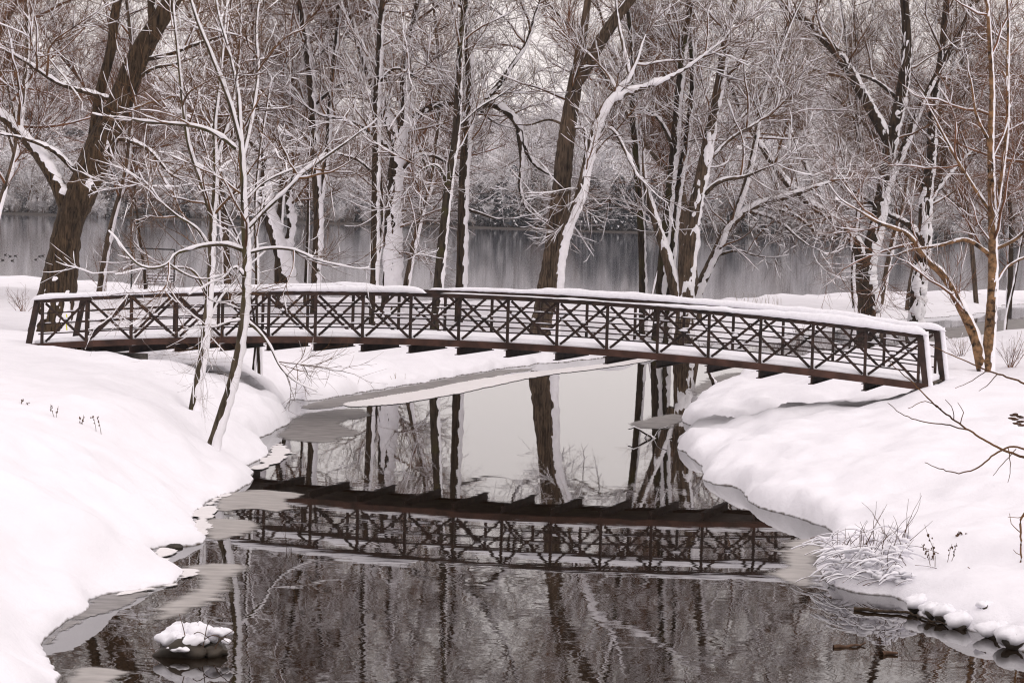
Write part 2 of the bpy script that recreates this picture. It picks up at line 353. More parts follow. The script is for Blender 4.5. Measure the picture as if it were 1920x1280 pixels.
def height(x, y):
    x = np.asarray(x, float); y = np.asarray(y, float)
    nz = 0.08 * fbm(x * 0.9, y * 0.6, 3) + 0.13 * fbm(x * 2.6, y * 1.3, 11)
    far = smooth((y - 62) / 12.0)
    sl = sdf(x, y, LEFT) + nz * (1 + 1.5 * far); srr = sdf(x, y, RIGHT) + nz * (1 + far)
    def prof(s, hm, lam, lip, pw=1.0, lw=0.42):
        t = np.clip(s / lw, 0, 1)
        return np.where(s > 0, lip * np.sqrt(1 - (1 - t) ** 2) + hm * (1 - np.exp(-(np.maximum(s, 0) / lam) ** pw)), np.maximum(s * 3, -0.6))
    lump_ = 0.5 + fbm(x * 1.1 + 5, y * 0.7, 31)
    near = smooth((54 - y) / 6.0)
    back = smooth((y - 98) / 22.0)
    zl = prof(sl, 1.25 - 0.55 * far - 0.45 * back, 1.9 + 3.2 * far, (0.20 + 0.16 * lump_) * (1 - 0.2 * far)) * (1 - near) + near * prof(sl, 1.45, 1.7, 0.07 + 0.10 * lump_, 1.5, 0.25)
    zr = prof(srr, 1.15 - 0.2 * far, 4.2 - 1.5 * far, 0.20 + 0.16 * lump_)
    z = np.maximum(zl, zr); ss = np.maximum(sl, srr)
    z = z + smooth(ss / 1.5) * (0.22 * fbm(x * 0.35, y * 0.22, 21) + 0.09 * fbm(x * 1.0, y * 0.55, 23) + 0.012 * fbm(x * 4, y * 2.5, 25))
    z = z + smooth(ss / 0.5) * (0.034 * fbm(x * 4.5, y * 3.0, 27) + 0.010 * fbm(x * 13, y * 9, 28, 2))
    z = z + smooth(ss / 0.25) * (1 - smooth((ss - 0.8) / 1.8)) * 0.17 * fbm(x * 1.7, y * 1.0, 41)
    bare = np.zeros_like(z)
    for pl, z0, z1, w in ((GUL_L, -0.1, 1.0, 0.5), (GUL_R, 0.02, 0.85, 0.75)):
        d, t = seg_dist(x, y, pl)
        lim = z0 + (z1 - z0) * t + 0.9 * w * (d / w) ** 2 + np.where(t > 0.98, 10 * smooth((d - w * 0.5) / 2.0), 0)
        z = np.where(ss > 0, np.minimum(z, np.maximum(lim, -0.05)), z)
    # approaches and the hollow under the bridge
    dx, dy = x - BX, y - BY; s = (dx * math.cos(BT) - dy * math.sin(BT)) / PAN; a = (dx * math.sin(BT) + dy * math.cos(BT)) / BW
    zb = BZ - BC * ((s - B0) / 9) ** 2
    land = (np.abs(s) > 8.2) & (ss > 0)
    ac = np.exp(-np.maximum(np.abs(a - 0.5) - 0.6, 0) ** 2 / 0.9)
    w = smooth((np.abs(s) - 8.6) / 0.8) * ac
    tgt = np.where(s > 0, 1.44, 1.42) + 0.05 * fbm(x, y, 5)
    z = np.where(land, z * (1 - w) + tgt * w, z)
    ins = (np.abs(s) < 9.25) & (a > -0.25) & (a < 1.25)
    cap = zb - 0.42 - 0.10 * np.maximum(9.2 - np.abs(s), 0)
    k = smooth((np.abs(s) - 8.7) / 0.6)
    z = np.where(ins & (s < 0), np.minimum(z, cap * (1 - k) + 9 * k), z)
    z = np.where(ins & (s > 0), np.minimum(z, (zb - 0.33) * (1 - k) + 9 * k), z)
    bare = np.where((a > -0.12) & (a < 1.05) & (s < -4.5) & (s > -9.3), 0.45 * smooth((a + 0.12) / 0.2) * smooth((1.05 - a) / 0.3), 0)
    return z, bare, ss
def hz(x, y): return float(height(np.array([x]), np.array([y]))[0][0])

def axis(lo, a, b, hi, step, grow):
    m = np.arange(a, b, step); l = []; p = a; s = step
    while p > lo: s *= grow; p -= s; l.append(p)
    r = []; p = m[-1]; s = step
    while p < hi: s *= grow; p += s; r.append(p)
    return np.r_[l[::-1], m, r]
ax_ = axis(-95, -8.6, 9.2, 95, 0.105, 1.07); ay_ = axis(8, 26, 61, 185, 0.14, 1.017)
XX, YY = np.meshgrid(ax_, ay_); ZZ, BB, SS = height(XX, YY)
nx = len(ax_); I = np.arange(len(ay_) - 1)[:, None] * nx + np.arange(nx - 1)[None]
q = np.stack([I, I + 1, I + nx + 1, I + nx], -1).reshape(-1, 4)
sv = SS.reshape(-1); q = q[(sv[q] > -0.45).any(1)]
used = np.unique(q); remap = np.zeros(nx * len(ay_), int); remap[used] = np.arange(len(used))
gv = np.stack([XX, YY, ZZ], -1).reshape(-1, 3)[used]
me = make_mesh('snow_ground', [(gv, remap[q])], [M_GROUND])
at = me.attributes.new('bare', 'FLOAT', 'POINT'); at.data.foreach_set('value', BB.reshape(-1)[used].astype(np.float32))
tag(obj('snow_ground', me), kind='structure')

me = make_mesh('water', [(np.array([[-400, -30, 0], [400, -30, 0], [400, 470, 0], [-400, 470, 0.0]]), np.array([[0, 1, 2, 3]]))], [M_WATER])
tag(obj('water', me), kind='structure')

# far shore: low snowy hills behind the lake
def far_h(x, y):
    e = 455 + 0.02 * x + 9 * fbm(x * 0.02, x * 0 + 3, 51) + 2.5 * fbm(x * 0.12, x * 0, 53); s = y - e
    side = smooth((np.abs(x + 10) - 20) / 110.0)
    z = np.where(s > 0, 0.10 * np.sqrt(np.clip(s / 1.0, 0, 1)) + 0.6 * np.clip(s / 16, 0, 1) + (13 + 12 * side) * smooth((s - 12) / 210.0) + 8 * smooth((s - 150) / 300), s * 0.4)
    return np.maximum(z + smooth(s / 20) * 2.0 * fbm(x * 0.03, y * 0.03, 55), -0.6)
fx = np.arange(-330, 331, 4.0); fy = np.r_[np.arange(444, 480, 1.5), np.arange(480, 900, 8)]
XX, YY = np.meshgrid(fx, fy); ZZ = far_h(XX, YY); nx = len(fx)
I = np.arange(len(fy) - 1)[:, None] * nx + np.arange(nx - 1)[None]
me = make_mesh('far_hills', [(np.stack([XX, YY, ZZ], -1), np.stack([I, I + 1, I + nx + 1, I + nx], -1).reshape(-1, 4))], [M_HILL])
tag(obj('far_hills', me), kind='structure')

# ------------------------------------------------------------------ ice
def ice(px, m, label, z=0.006, soft=0.5, cell=0.07, group=None, name='ice_sheet', rag=0.10):
    P = np.array(chaikin(gl(px), 2)); c = P.mean(0); lo = P.min(0) - 0.3; hi = P.max(0) + 0.3
    cx = max(cell, (hi[0] - lo[0]) / 130); cyy = max(cell, (hi[1] - lo[1]) / 130)
    X, Y = np.meshgrid(np.arange(lo[0], hi[0] + cx, cx), np.arange(lo[1], hi[1] + cyy, cyy))
    S = sdf(X, Y, [tuple(p) for p in P]) + rag * 2 * fbm(X * 1.7, Y * 1.2, 61) + rag * 0.8 * fbm(X * 6, Y * 4, 63)
    nx = X.shape[1]; I = np.arange(X.shape[0] - 1)[:, None] * nx + np.arange(nx - 1)[None]
    q = np.stack([I, I + 1, I + nx + 1, I + nx], -1).reshape(-1, 4); s = S.reshape(-1); q = q[(s[q] > -0.05).all(1)]
    if len(q) == 0: return
    u = np.unique(q); rm = np.zeros(X.size, int); rm[u] = np.arange(len(u))
    v = np.stack([X - c[0], Y - c[1], np.zeros_like(X)], -1).reshape(-1, 3)[u]
    me = make_mesh(name, [(v, rm[q])], [m]); at = me.attributes.new('thick', 'FLOAT', 'POINT')
    at.data.foreach_set('value', np.clip(s[u] / soft, 0, 1).astype(np.float32))
    o = obj(name, me, loc=(c[0], c[1], z)); return tag(o, label, 'ice sheet', group)
ice([(640, 757), (700, 746), (800, 730), (870, 716), (930, 705), (1000, 697), (1120, 684), (1215, 670), (1228, 676), (1130, 691), (1000, 707), (870, 737), (760, 756), (690, 763), (650, 763)], M_ICEW,
    'long snow-white ice shelf edging the far bank under the bridge', z=0.012, soft=0.06, rag=0.05)
ice([(556, 760), (640, 744), (800, 717), (930, 693), (1010, 690), (930, 707), (870, 718), (800, 734), (700, 750), (640, 762), (580, 770)], M_ICED, 'grey slush strip between the far bank and the white ice shelf', soft=0.15)
for pl, lb_ in (([(362, 968), (398, 930), (432, 924), (408, 950), (384, 985), (394, 1018), (366, 1002)], 'ragged white ice ledge under the left bank, beside the pointed ice tongue'), ([(270, 1054), (300, 1028), (348, 1034), (304, 1046), (322, 1060), (285, 1064)], 'short white ice ledge around the dark wet stone on the left bank'),
                ([(326, 1094), (345, 1068), (374, 1076), (350, 1098), (310, 1106), (215, 1120), (210, 1108)], 'long thin white ice ledge below the snow tongue at lower left'), ([(498, 862), (506, 838), (532, 832), (540, 850), (520, 868), (478, 884)], 'white ice ledge at the left bank just before the bridge reflection')):
    ice(pl, M_ICEW, lb_, z=0.016, soft=0.05, rag=0.14, cell=0.05)
ice([(548, 778), (600, 768), (690, 764), (700, 780), (640, 795), (690, 812), (610, 832), (540, 828), (505, 820)], M_ICED, 'mottled grey ice off the left bank, just past the two young trees', soft=0.4)
ice([(395, 930), (470, 916), (580, 925), (545, 938), (555, 952), (525, 966), (470, 952), (430, 962), (395, 955)], M_ICE, 'pointed grey ice tongue over the dark bridge reflection at left', soft=0.25)
ice([(365, 972), (430, 970), (488, 976), (488, 992), (440, 1012), (380, 1018)], M_ICE, 'small rounded grey ice patch beside the left snow bank, below the pointed tongue', soft=0.3)
ice([(334, 1058), (400, 1052), (480, 1062), (462, 1082), (450, 1108), (425, 1122), (400, 1140), (330, 1162), (265, 1168), (300, 1130), (340, 1105), (350, 1085)], M_ICE, 'largest grey ice patch at left, spreading above the snowy rock', soft=0.45)
ice([(165, 1118), (230, 1110), (300, 1104), (232, 1142), (150, 1168), (102, 1207), (82, 1208), (110, 1170)], M_ICED, 'narrow lavender ice band hugging the lower left snow bank', soft=0.12)
ice([(118, 1246), (200, 1247), (275, 1258), (235, 1270), (180, 1288), (130, 1290)], M_ICE, 'grey ice tongue in the bottom left corner of the creek', soft=0.25)
ice([(1470, 1010), (1560, 1008), (1550, 1092), (1500, 1102), (1432, 1080), (1465, 1062), (1440, 1052)], M_ICE, 'smooth grey ice in the bay beside the snowy bush on the right bank', soft=0.4)
ice([(1175, 792), (1250, 774), (1300, 780), (1270, 806), (1190, 803)], M_ICED, 'small grey ice patch off the right snow mound', soft=0.3)
ice([(1690, 640), (1760, 612), (1930, 592), (2000, 600), (1990, 655), (1800, 652)], M_ICED, 'wide dull ice on the channel beyond the right end of the bridge', soft=1.2, cell=0.2, rag=0.3)
ice([(1300, 716), (1350, 700), (1480, 690), (1560, 684), (1480, 703), (1400, 712), (1345, 734), (1290, 745)], M_ICED, 'thin ice behind the right snow mound under the bridge', soft=0.5, rag=0.15)

# ------------------------------------------------------------------ footbridge
bridge = thing('footbridge', 'long arched footbridge of rusty brown steel with snow on its rails', 'footbridge', tuple(bp(0, 0.5)))
BO = np.array(bridge.location)
def bpart(name, parts, m, sm=False):
    return obj(name, make_mesh(name, [(p[0] - BO, p[1]) for p in parts], [m], sm), bridge)
ii = np.linspace(-9.3, 9.2, 60)
def sweep(i_list, a, prof, off=0.0):
    """sweep a closed profile (across metres, up metres) along the arch"""
    across = np.array([math.sin(BT), math.cos(BT), 0]); R = []
    for i in i_list:
        R.append([bp(i, a) + across * (p[0] + off) + np.array([0, 0, p[1]]) for p in prof])
    return loft(np.array(R))
sq = lambda w, h, c=0.0: [(-w / 2, c - h), (w / 2, c - h), (w / 2, c), (-w / 2, c)]
for a, sg in ((0.0, 1), (1.0, -1)):
    bpart('bottom_chord', sweep(ii, a, [(-0.045 * sg, 0), (0.05 * sg, 0), (0.05 * sg, -0.015), (-0.03 * sg, -0.015), (-0.03 * sg, -0.125), (0.05 * sg, -0.125), (0.05 * sg, -0.14), (-0.045 * sg, -0.14)][::sg]), M_GIRD)
    tl = np.linspace(-9.14, 9.02, 60)
    bpart('top_chord', sweep(tl, a, sq(0.085, 0.085, RH)), M_STEEL)
    for k in range(19):
        i = k - 9
        bpart('post', [bar(bp(i, a, 0.001), bp(i, a, RH - 0.086), 0.055, 0.055, (math.cos(BT), -math.sin(BT), 0))], M_STEEL)
    ind = 0.045 / BW * sg
    for k in range(18):
        i = k - 9
        bpart('brace', [bar(bp(i + 0.05, a + ind, RH - 0.1), bp(i + 0.95, a + ind, 0.03), 0.03, 0.052, (0, 0, 1))], M_STEEL)
        bpart('brace', [bar(bp(i + 0.95, a + ind * 1.85, RH - 0.1), bp(i + 0.05, a + ind * 1.85, 0.03), 0.03, 0.052, (0, 0, 1))], M_STEEL)
    for hgt in (0.207, 0.43, 0.67):
        bpart('rail', sweep(tl, a, [(x + 0.12 * sg, y) for x, y in sq(0.022, 0.027, hgt + 0.014)]), M_STEEL)
    for i0, i1 in ((-9.12, -9.32), (9.0, 9.16)):
        bpart('end_post', [bar(bp(i0, a, RH - 0.02), bp(i1, a, -0.12), 0.085, 0.12, (math.cos(BT), -math.sin(BT), 0))], M_STEEL)
for k in range(19):
    i = k - 9
    ps = []
    for z0, w, h in ((-0.165, 0.11, 0.016), (-0.235, 0.014, 0.125), (-0.305, 0.11, 0.016)):
        ps.append(bar(bp(i, -0.03, z0), bp(i, 1.03, z0), w, h))
    ps = [(v + np.array([0, 0, 0]), f) for v, f in ps]
    bpart('floor_beam', ps, M_STEEL)
for j in range(9):                       # deck planks lie along the bridge
    a0 = (0.12 + j * 0.232) / BW
    bpart('deck_plank', sweep(np.linspace(-9.25, 9.15, 40), a0 + 0.09, sq(0.222, 0.04, -0.03)), M_WOOD)
# snow on the deck
rs = np.random.default_rng(3); si = np.linspace(-9.2, 9.1, 240); aa = np.linspace(0.03, 0.97, 22)
Rg = []
for i in si:
    row = []
    for a in aa:
        e = min(a, 1 - a) * BW; h = 0.115 * math.sqrt(max(0.02, min(1, e / 0.14))) + 0.02 * float(fbm(i * 2.2, a * 5, 71)) - 0.03 * math.exp(-((a - 0.5) / 0.2) ** 2) * (0.6 + float(vnoise(i * 3.0, a * 6, 72)))
        row.append(bp(i, a, h - 0.03))
    for a in aa[::-1]: row.append(bp(i, a, -0.028))
    Rg.append(row)
bpart('deck_snow', loft(np.array(Rg)), M_SNOW, True)
def cap_snow(a, f, i0, i1, seed, wide=0.13):
    il = np.linspace(i0, i1, int((i1 - i0) * 14)); R = []; across = np.array([math.sin(BT), math.cos(BT), 0])
    for i in il:
        h = max(0.004, f(i) * (0.95 + 0.75 * float(fbm(i * 0.9, seed, 81)) + 0.22 * float(vnoise(i * 7, seed, 83)))); w = wide * min(1, 0.55 + h * 5) / 2
        e = min((i - i0) / 0.35, (i1 - i) / 0.35, 1.0); h *= math.sqrt(max(0.0, e * (2 - e))) + 0.001
        j1 = 0.012 * float(vnoise(i * 11, seed + 5, 85)); j2 = 0.012 * float(vnoise(i * 11, seed + 9, 86))
        pr = [(-w + j1, -0.004 + j1), (w, -0.004), (w * 1.08, h * 0.35), (w * 0.9, h * 0.72), (w * 0.45, h * 0.97), (0, h), (-w * 0.5, h * 0.96), (-w * 0.95, h * 0.72), (-w * 1.12 + j2, h * 0.32)]
        R.append([bp(i, a, RH) + across * p[0] + np.array([0, 0, max(p[1], -0.02)]) for p in pr])
    bpart('rail_snow', loft(np.array(R)), M_SNOW, True)
cap_snow(0.0, lambda i: 0.12, -9.25, -0.9 + 0.2, 1)
cap_snow(0.0, lambda i: 0.025, -0.4, 2.2, 2, 0.07)
cap_snow(0.0, lambda i: 0.03 + 0.11 * float(smooth((i - 2.6) / 4.5)), 1.9, 9.16, 3)
cap_snow(1.0, lambda i: 0.11, -9.3, -2.4, 4)
cap_snow(1.0, lambda i: 0.075 + 0.05 * float(smooth((i - 0.6) / 0.6)), -1.35, 9.18, 5)
for a in (0.0, 1.0):                      # snow wrapped down the outer face of the right end posts
    c = [bp(9.02 + 0.13 * t + 0.09, a, RH + 0.07 - t * (RH + 0.18)) for t in np.linspace(0, 1, 14)]
    r = [0.055 + 0.012 * float(vnoise(t * 9, 3, 5)) for t in range(14)]
    bpart('post_snow', [tube(np.array(c), np.array(r), 8)], M_SNOW, True)
# snow catching on braces and rails
for a, sg in ((0.0, 1), (1.0, -1)):
    for k in range(18):
        i = k - 9; ind = 0.045 / BW * sg * 1.4
        if rs.random() < 0.75:
            c = bp(i + 0.5, a + ind, RH * 0.5 + 0.01); bpart('clinging_snow', lump(c + np.array([0, 0, 0.02]), (0.09 * rs.uniform(0.5, 1.2), 0.045, 0.05), rs, 8, 5), M_SNOW, True)
    for hgt in (0.207, 0.43, 0.67):
        for i in np.arange(-9, 9, 0.5):
            if rs.random() < 0.5:
                l = rs.uniform(0.1, 0.4); c = np.array([bp(i + l * t, a + 0.12 * sg / BW, hgt + 0.022) for t in (0, 0.33, 0.66, 1)])
                bpart('clinging_snow', [tube(c, np.array([0.006, 0.016, 0.015, 0.006]), 5)], M_SNOW, True)
# concrete abutment under the left end
abp = []
for i0, i1, z0, z1 in ((-9.6, -7.65, 0.3, 1.13),):
    R = []
    for i in (i0, i1):
        z = [bp(i, a)[:2] for a in (-0.06, 1.06)]
        R.append([np.array([*z[0], z0]), np.array([*z[1], z0]), np.array([*z[1], z1]), np.array([*z[0], z1])])
    abp += loft(np.array(R))
ab = thing('bridge_abutment', 'grey concrete block carrying the left end of the bridge', 'abutment', tuple(bp(-8.6, 0.5) * np.array([1, 1, 0])))
AO = np.array(ab.location); obj('concrete_block', make_mesh('concrete_block', [(p[0] - AO, p[1]) for p in abp], [M_CONC], False), ab)

# ------------------------------------------------------------------ trees
def kids(rng, P, R, M, t0, t1, l0, l1, a0, a1, K, wig, trop, rk, rtip, fall=0.5, flat=0.0):
    Nn, Kp, _ = P.shape
    ln = np.linalg.norm(np.diff(P, axis=1), axis=2).sum(1); idx = rng.choice(Nn, M, p=ln / ln.sum())
    t = rng.uniform(t0, t1, M); f = np.minimum(t * (Kp - 1), Kp - 1.001); i = f.astype(int); fr = (f - i)[:, None]
    base = P[idx, i] * (1 - fr) + P[idx, i + 1] * fr; tan = nrm(P[idx, i + 1] - P[idx, i]); r0 = R[idx, i] * (1 - fr[:, 0]) + R[idx, i + 1] * fr[:, 0]
    pr = nrm(np.cross(tan, rng.normal(size=(M, 3)))); an = np.radians(rng.uniform(a0, a1, M))[:, None]
    d = tan * np.cos(an) + pr * np.sin(an); d[:, 2] *= (1 - flat); d = nrm(d)
    L = rng.uniform(l0, l1, M) * (1 - fall * t); pts = [base]; p = base
    for k in range(K - 1):
        d = nrm(d + wig * rng.normal(size=(M, 3)) + np.array([0, 0, 1.0]) * (trop if np.isscalar(trop) else trop[k])); p = p + d * (L / (K - 1))[:, None]; pts.append(p)
    rs_ = np.minimum(r0 * 0.72, L * rk); tt = np.linspace(0, 1, K)[None]
    return np.stack(pts, 1), rs_[:, None] * (1 - tt) + np.minimum(rtip, rs_ * 0.6)[:, None] * tt

def crown(rng, P, R, spec):
    """limbs -> branches -> twigs on the given main stems; returns wood parts and snow parts"""
    wood, snow = [], []
    n1, n2, n3, s = spec['n1'], spec['n2'], spec['n3'], spec.get('size', 1.0)
    lo = spec.get('lo', 0.3); tr = spec.get('trop', 0.05)
    K0 = 12
    Ps, Rs = [], []
    for p, r in zip(P, R):
        q_, rr = resample(p, r, max(0.05, np.linalg.norm(np.diff(p, axis=0), axis=1).sum() / K0)); k = np.linspace(0, len(q_) - 1, K0).astype(int); Ps.append(q_[k]); Rs.append(rr[k])
    A, B = np.array(Ps), np.array(Rs)
    L1, R1 = kids(rng, A, B, n1, lo, 0.98, 2.6 * s, 5.6 * s, 30, 80, 8, 0.16, spec.get('trop1', 0.06), 0.014, 0.006, 0.45)
    L2, R2 = kids(rng, np.concatenate([L1]), R1, n2, 0.15, 1.0, 0.9 * s, 2.3 * s, 25, 70, 6, 0.12, tr + 0.02, 0.010, 0.0045, 0.3)
    L2b, R2b = kids(rng, A, B, n2 // 4, lo, 1.0, 0.9 * s, 2.6 * s, 30, 85, 6, 0.12, tr + 0.02, 0.010, 0.0045, 0.3)
    L2 = np.concatenate([L2, L2b]); R2 = np.concatenate([R2, R2b])
    L3, R3 = kids(rng, L2, R2, n3, 0.15, 1.0, 0.45 * s, 1.35 * s, 18, 60, 4, 0.11, tr * 1.4 + 0.03, 0.0075, spec.get('tip', 0.003), 0.2)
    wood += [tube(L1, R1, 5), tube(L2, R2, 3), tube(L3, R3, 3)]
    a = spec.get('snow', 1.0)
    if a > 0:
        q = spec.get('fine', 1.0)
        snow += [snow_tube(L1, R1, 5, rng, a, 0.025 * q, 0.055, 1.0, 0.85, 0.75, 0.55), snow_tube(L2, R2, 3, rng, a, 0.016 * q, 0.028, min(1, 0.6 * a), 0.85, 0.85, 0.8),
                 snow_tube(L3[:, [0, 2, 3]], R3[:, [0, 2, 3]], 3, rng, a, 0.0095 * q, 0.014, spec.get('tw_snow', 0.38) * min(1, a), 0.9, 0.9, 0.9)]
    return wood, snow

def bark_tube(rng, P, R, step=0.14, S=14, knob=0.07):
    Q, r = resample(P, R, step); r = r * (1 + knob * rng.normal(size=len(r)) * 0.35)
    v, f = tube(Q, r, S)
    k = len(Q); vv = v.reshape(k, S, 3); c = Q[:, None, :]
    ph = rng.uniform(0, 6, 3); ang = np.arange(S)[None] * 2 * math.pi / S; zz = np.arange(k)[:, None] * step
    b = 1 + knob * (np.sin(3 * ang + ph[0] + zz * 0.4) * 0.6 + np.sin(5 * ang + ph[1] - zz * 0.7) * 0.5 + 0.5 * rng.normal(size=(k, S)) * 0.5)
    return ((c + (vv - c) * b[..., None]).reshape(-1, 3), f), Q, r

def tail(rng, pts, r):
    dd = nrm(pts[-1] - pts[-2]); L = max(0.25, min(1.0, r[-1] * 22)); f = 1.0
    for k in range(3):
        dd = nrm(dd + rng.normal(size=3) * 0.16 + np.array([0, 0, 0.10])); pts = np.concatenate([pts, (pts[-1] + dd * L * 0.6)[None]]); f *= 0.52; r = np.r_[r, r[-1] * 0.52]
    return pts, r
def hero(name, label, d, stems, limbs=(), mats=(None, None), spec=None, seed=1, snow_amt=1.0, top=17.0, wind=WIND, patch=0.0, cat='tree', group=None, bury=0.5, limb_snow=None, shell=None):
    """stems/limbs: polylines of (photo x, photo y, width px) standing at distance d (limbs: plus depth drift in metres)"""
    rng = np.random.default_rng(seed); P, R, isl = [], [], []
    for s in stems:
        pts = np.array([PD(x, y, d) for x, y, w in s[0]]); r = np.array([w * d / F / 2 for x, y, w in s[0]])
        dr = s[1] if len(s) > 1 else 0.0
        ln = np.r_[0, np.cumsum(np.linalg.norm(np.diff(pts, axis=0), axis=1))]; pts[:, 1] += dr * ln
        if len(s) < 3 or s[2]:
            dd = nrm(pts[-1] - pts[-2]); k = 0
            while pts[-1, 2] < top and k < 8:
                dd = nrm(dd + rng.normal(size=3) * 0.12 + np.array([0, 0, 0.15])); pts = np.concatenate([pts, (pts[-1] + dd * 1.6)[None]]); r = np.r_[r, r[-1] * 0.8]; k += 1
        if len(s) >= 3 and not s[2]: pts, r = tail(rng, pts, r)
        P.append(pts); R.append(r)
    nst = len(P)
    for l in limbs:
        pts = np.array([PD(x, y, d) for x, y, w in l[0]]); r = np.array([w * d / F / 2 for x, y, w in l[0]])
        ln = np.r_[0, np.cumsum(np.linalg.norm(np.diff(pts, axis=0), axis=1))]; pts[:, 1] += (l[1] if len(l) > 1 else 0.0) * ln
        pts, r = tail(rng, pts, r); P.append(pts); R.append(r)
    b0 = P[0][0].copy(); g = hz(b0[0], b0[1]); base = np.array([b0[0], b0[1], g])
    for k in range(nst):                     # root every stem in the snow below it
        if abs(P[k][0][2] - b0[2]) < 0.7:
            f = P[k][0].copy(); dd = nrm(P[k][0] - P[k][1]); dd[2] = min(dd[2], -0.5); dd = nrm(dd); f = f + dd * ((f[2] - (g - bury)) / -dd[2]) if f[2] > g - bury else f
            if f[2] < P[k][0][2] - 0.05: P[k] = np.concatenate([f[None], P[k]]); R[k] = np.r_[R[k][0] * 1.12, R[k]]
    root = thing(name, label, cat, tuple(base), group)
    tr, sn, limbp = [], [], []
    for k, (p, r) in enumerate(zip(P, R)):
        S = 14 if r.max() > 0.08 else 8
        (v, f), Q, rr = bark_tube(rng, p, r, 0.13 if k < nst else 0.10, S)
        (tr if k < nst else limbp).append((v - base, f))
        if shell and k < nst:
            Qf, rf = resample(p, r, 0.055); S3 = 36; kk = len(Qf); v3, f3 = tube(Qf, rf, S3); vv = v3.reshape(kk, S3, 3); zz = Qf[:, 2:3] - g
            out = nrm(vv - Qf[:, None]); px_ = vv[..., 0] * 2.2 + 17 * k; py_ = vv[..., 2] * 1.1 + vv[..., 1] * 2.0
            nz_ = fbm(px_ * 1.3, py_ * 1.0, 97 + seed) + 0.55 * fbm(px_ * 4.5, py_ * 3.0, 98 + seed)
            face = out @ nrm(np.array([0.55, -0.75, 0.5]))
            m_ = nz_ + 0.22 * face - (shell[0] + (shell[1] - shell[0]) * np.clip(zz / shell[2], 0, 1))
            v3 = Qf[:, None] + out * (rf[:, None] * 1.01 + np.clip(0.14 * m_, -0.10, 0.04))[..., None]
            sn.append(((v3 - base).reshape(-1, 3), f3[(m_.reshape(-1)[f3] > -0.6).all(1)]))
        if (snow_amt if k < nst or limb_snow is None else limb_snow) > 0:
            rb = Q.copy(); rb = rb + rng.normal(size=rb.shape) * (rr * 0.05)[:, None]
            keep = np.ones(len(Q))
            if patch > 0:
                nzv = fbm(np.arange(len(Q)) * 0.23, np.full(len(Q), k * 3.3 + seed), 91); keep = smooth((nzv - (patch - 0.5)) / 0.18) * 0.98 + 0.02
            t = nrm(np.gradient(Q, axis=0)); w = wind - t * (t @ wind)[:, None]; mag = np.linalg.norm(w, axis=1); w = nrm(w)
            amt = 0.64 + 0.24 * mag; h = np.maximum(rr * amt, 0.016) * (snow_amt if k < nst or limb_snow is None else limb_snow) * (1 + 0.16 * fbm(np.arange(len(Q)) * 0.5, np.full(len(Q), 7.0 + k), 93) + (0.05 if k < nst else 0.20) * rng.normal(size=len(Q)) + (0 if k < nst else 0.5) * fbm(np.arange(len(Q)) * 0.22, np.full(len(Q), 3.0 * k), 94)) * keep
            h = np.maximum(h * (1 - 0.6 * smooth((Q[:, 2] - 9.5) / 4.0)), 0.004)
            C = rb + w * (rr * 0.45 + 0.012)[:, None] - w * (rr * 0.9 * (1 - keep))[:, None]
            S2 = max(7, S - 3); (v2, f2) = tube(C, h, S2); kk = len(Q); vv = v2.reshape(kk, S2, 3)
            nn_ = fbm(np.arange(S2)[None] * 0.9 + 3 * k + np.zeros((kk, 1)), np.arange(kk)[:, None] * 0.45 + seed, 95) * 0.30 + 0.09 * rng.normal(size=(kk, S2))
            vv = C[:, None] + (vv - C[:, None]) * (1 + nn_)[..., None]; sn.append((vv.reshape(-1, 3) - base, f2))
    wd, sw = crown(rng, P, R, spec)
    obj('trunk', make_mesh('trunk', tr, [mats[0]]), root)
    cr_ = [(v - base, f, 1) for v, f in wd] + [(v, f, 0) for v, f in limbp]
    obj('crown', make_mesh('crown', cr_, [mats[0], mats[1]]), root)
    sn += [(v - base, f) for v, f in sw]
    if sn: obj('snow_cover', make_mesh('snow_cover', sn, [M_TSNOW]), root)
    return root
SP = lambda n1=28, n2=330, n3=2800, **k: dict(n1=n1, n2=n2, n3=n3, **k)

hero('willow_tree', 'big old willow with thick leaning brown trunk at left end of bridge', 76.5,
     [([(100, 578, 74), (112, 520, 64), (118, 480, 58), (128, 420, 52), (152, 360, 60), (190, 270, 56), (228, 185, 45), (258, 110, 40), (298, 40, 36), (330, -10, 32)],),
      ([(165, 330, 24), (176, 250, 22), (186, 170, 19), (205, 90, 19), (212, 20, 18), (225, -40, 15)], 0.1)],
     [([(128, 405, 26), (108, 350, 24), (80, 300, 22), (40, 250, 18), (0, 212, 15), (-50, 170, 12)], -0.1), ([(290, 60, 14), (285, 30, 16), (282, -20, 14)], 0.1),
      ([(222, 190, 10), (170, 175, 10), (120, 160, 8), (60, 120, 7), (0, 80, 5)], -0.3), ([(255, 115, 9), (310, 105, 8), (370, 85, 6), (420, 70, 4)], -0.2), ([(240, 165, 8), (290, 130, 6), (340, 120, 4)], -0.3),
      ([(190, 270, 9), (230, 262, 8), (280, 280, 7), (330, 330, 4)], -0.3), ([(150, 330, 10), (100, 280, 9), (50, 260, 6), (0, 250, 4)], -0.4)],
     (M_WILLOW, M_TWIG), SP(34, 380, 3600, lo=0.35, size=1.0, tw_snow=0.22), 11, 0.0, 18, limb_snow=0.95, shell=(0.36, 0.95, 4.5))
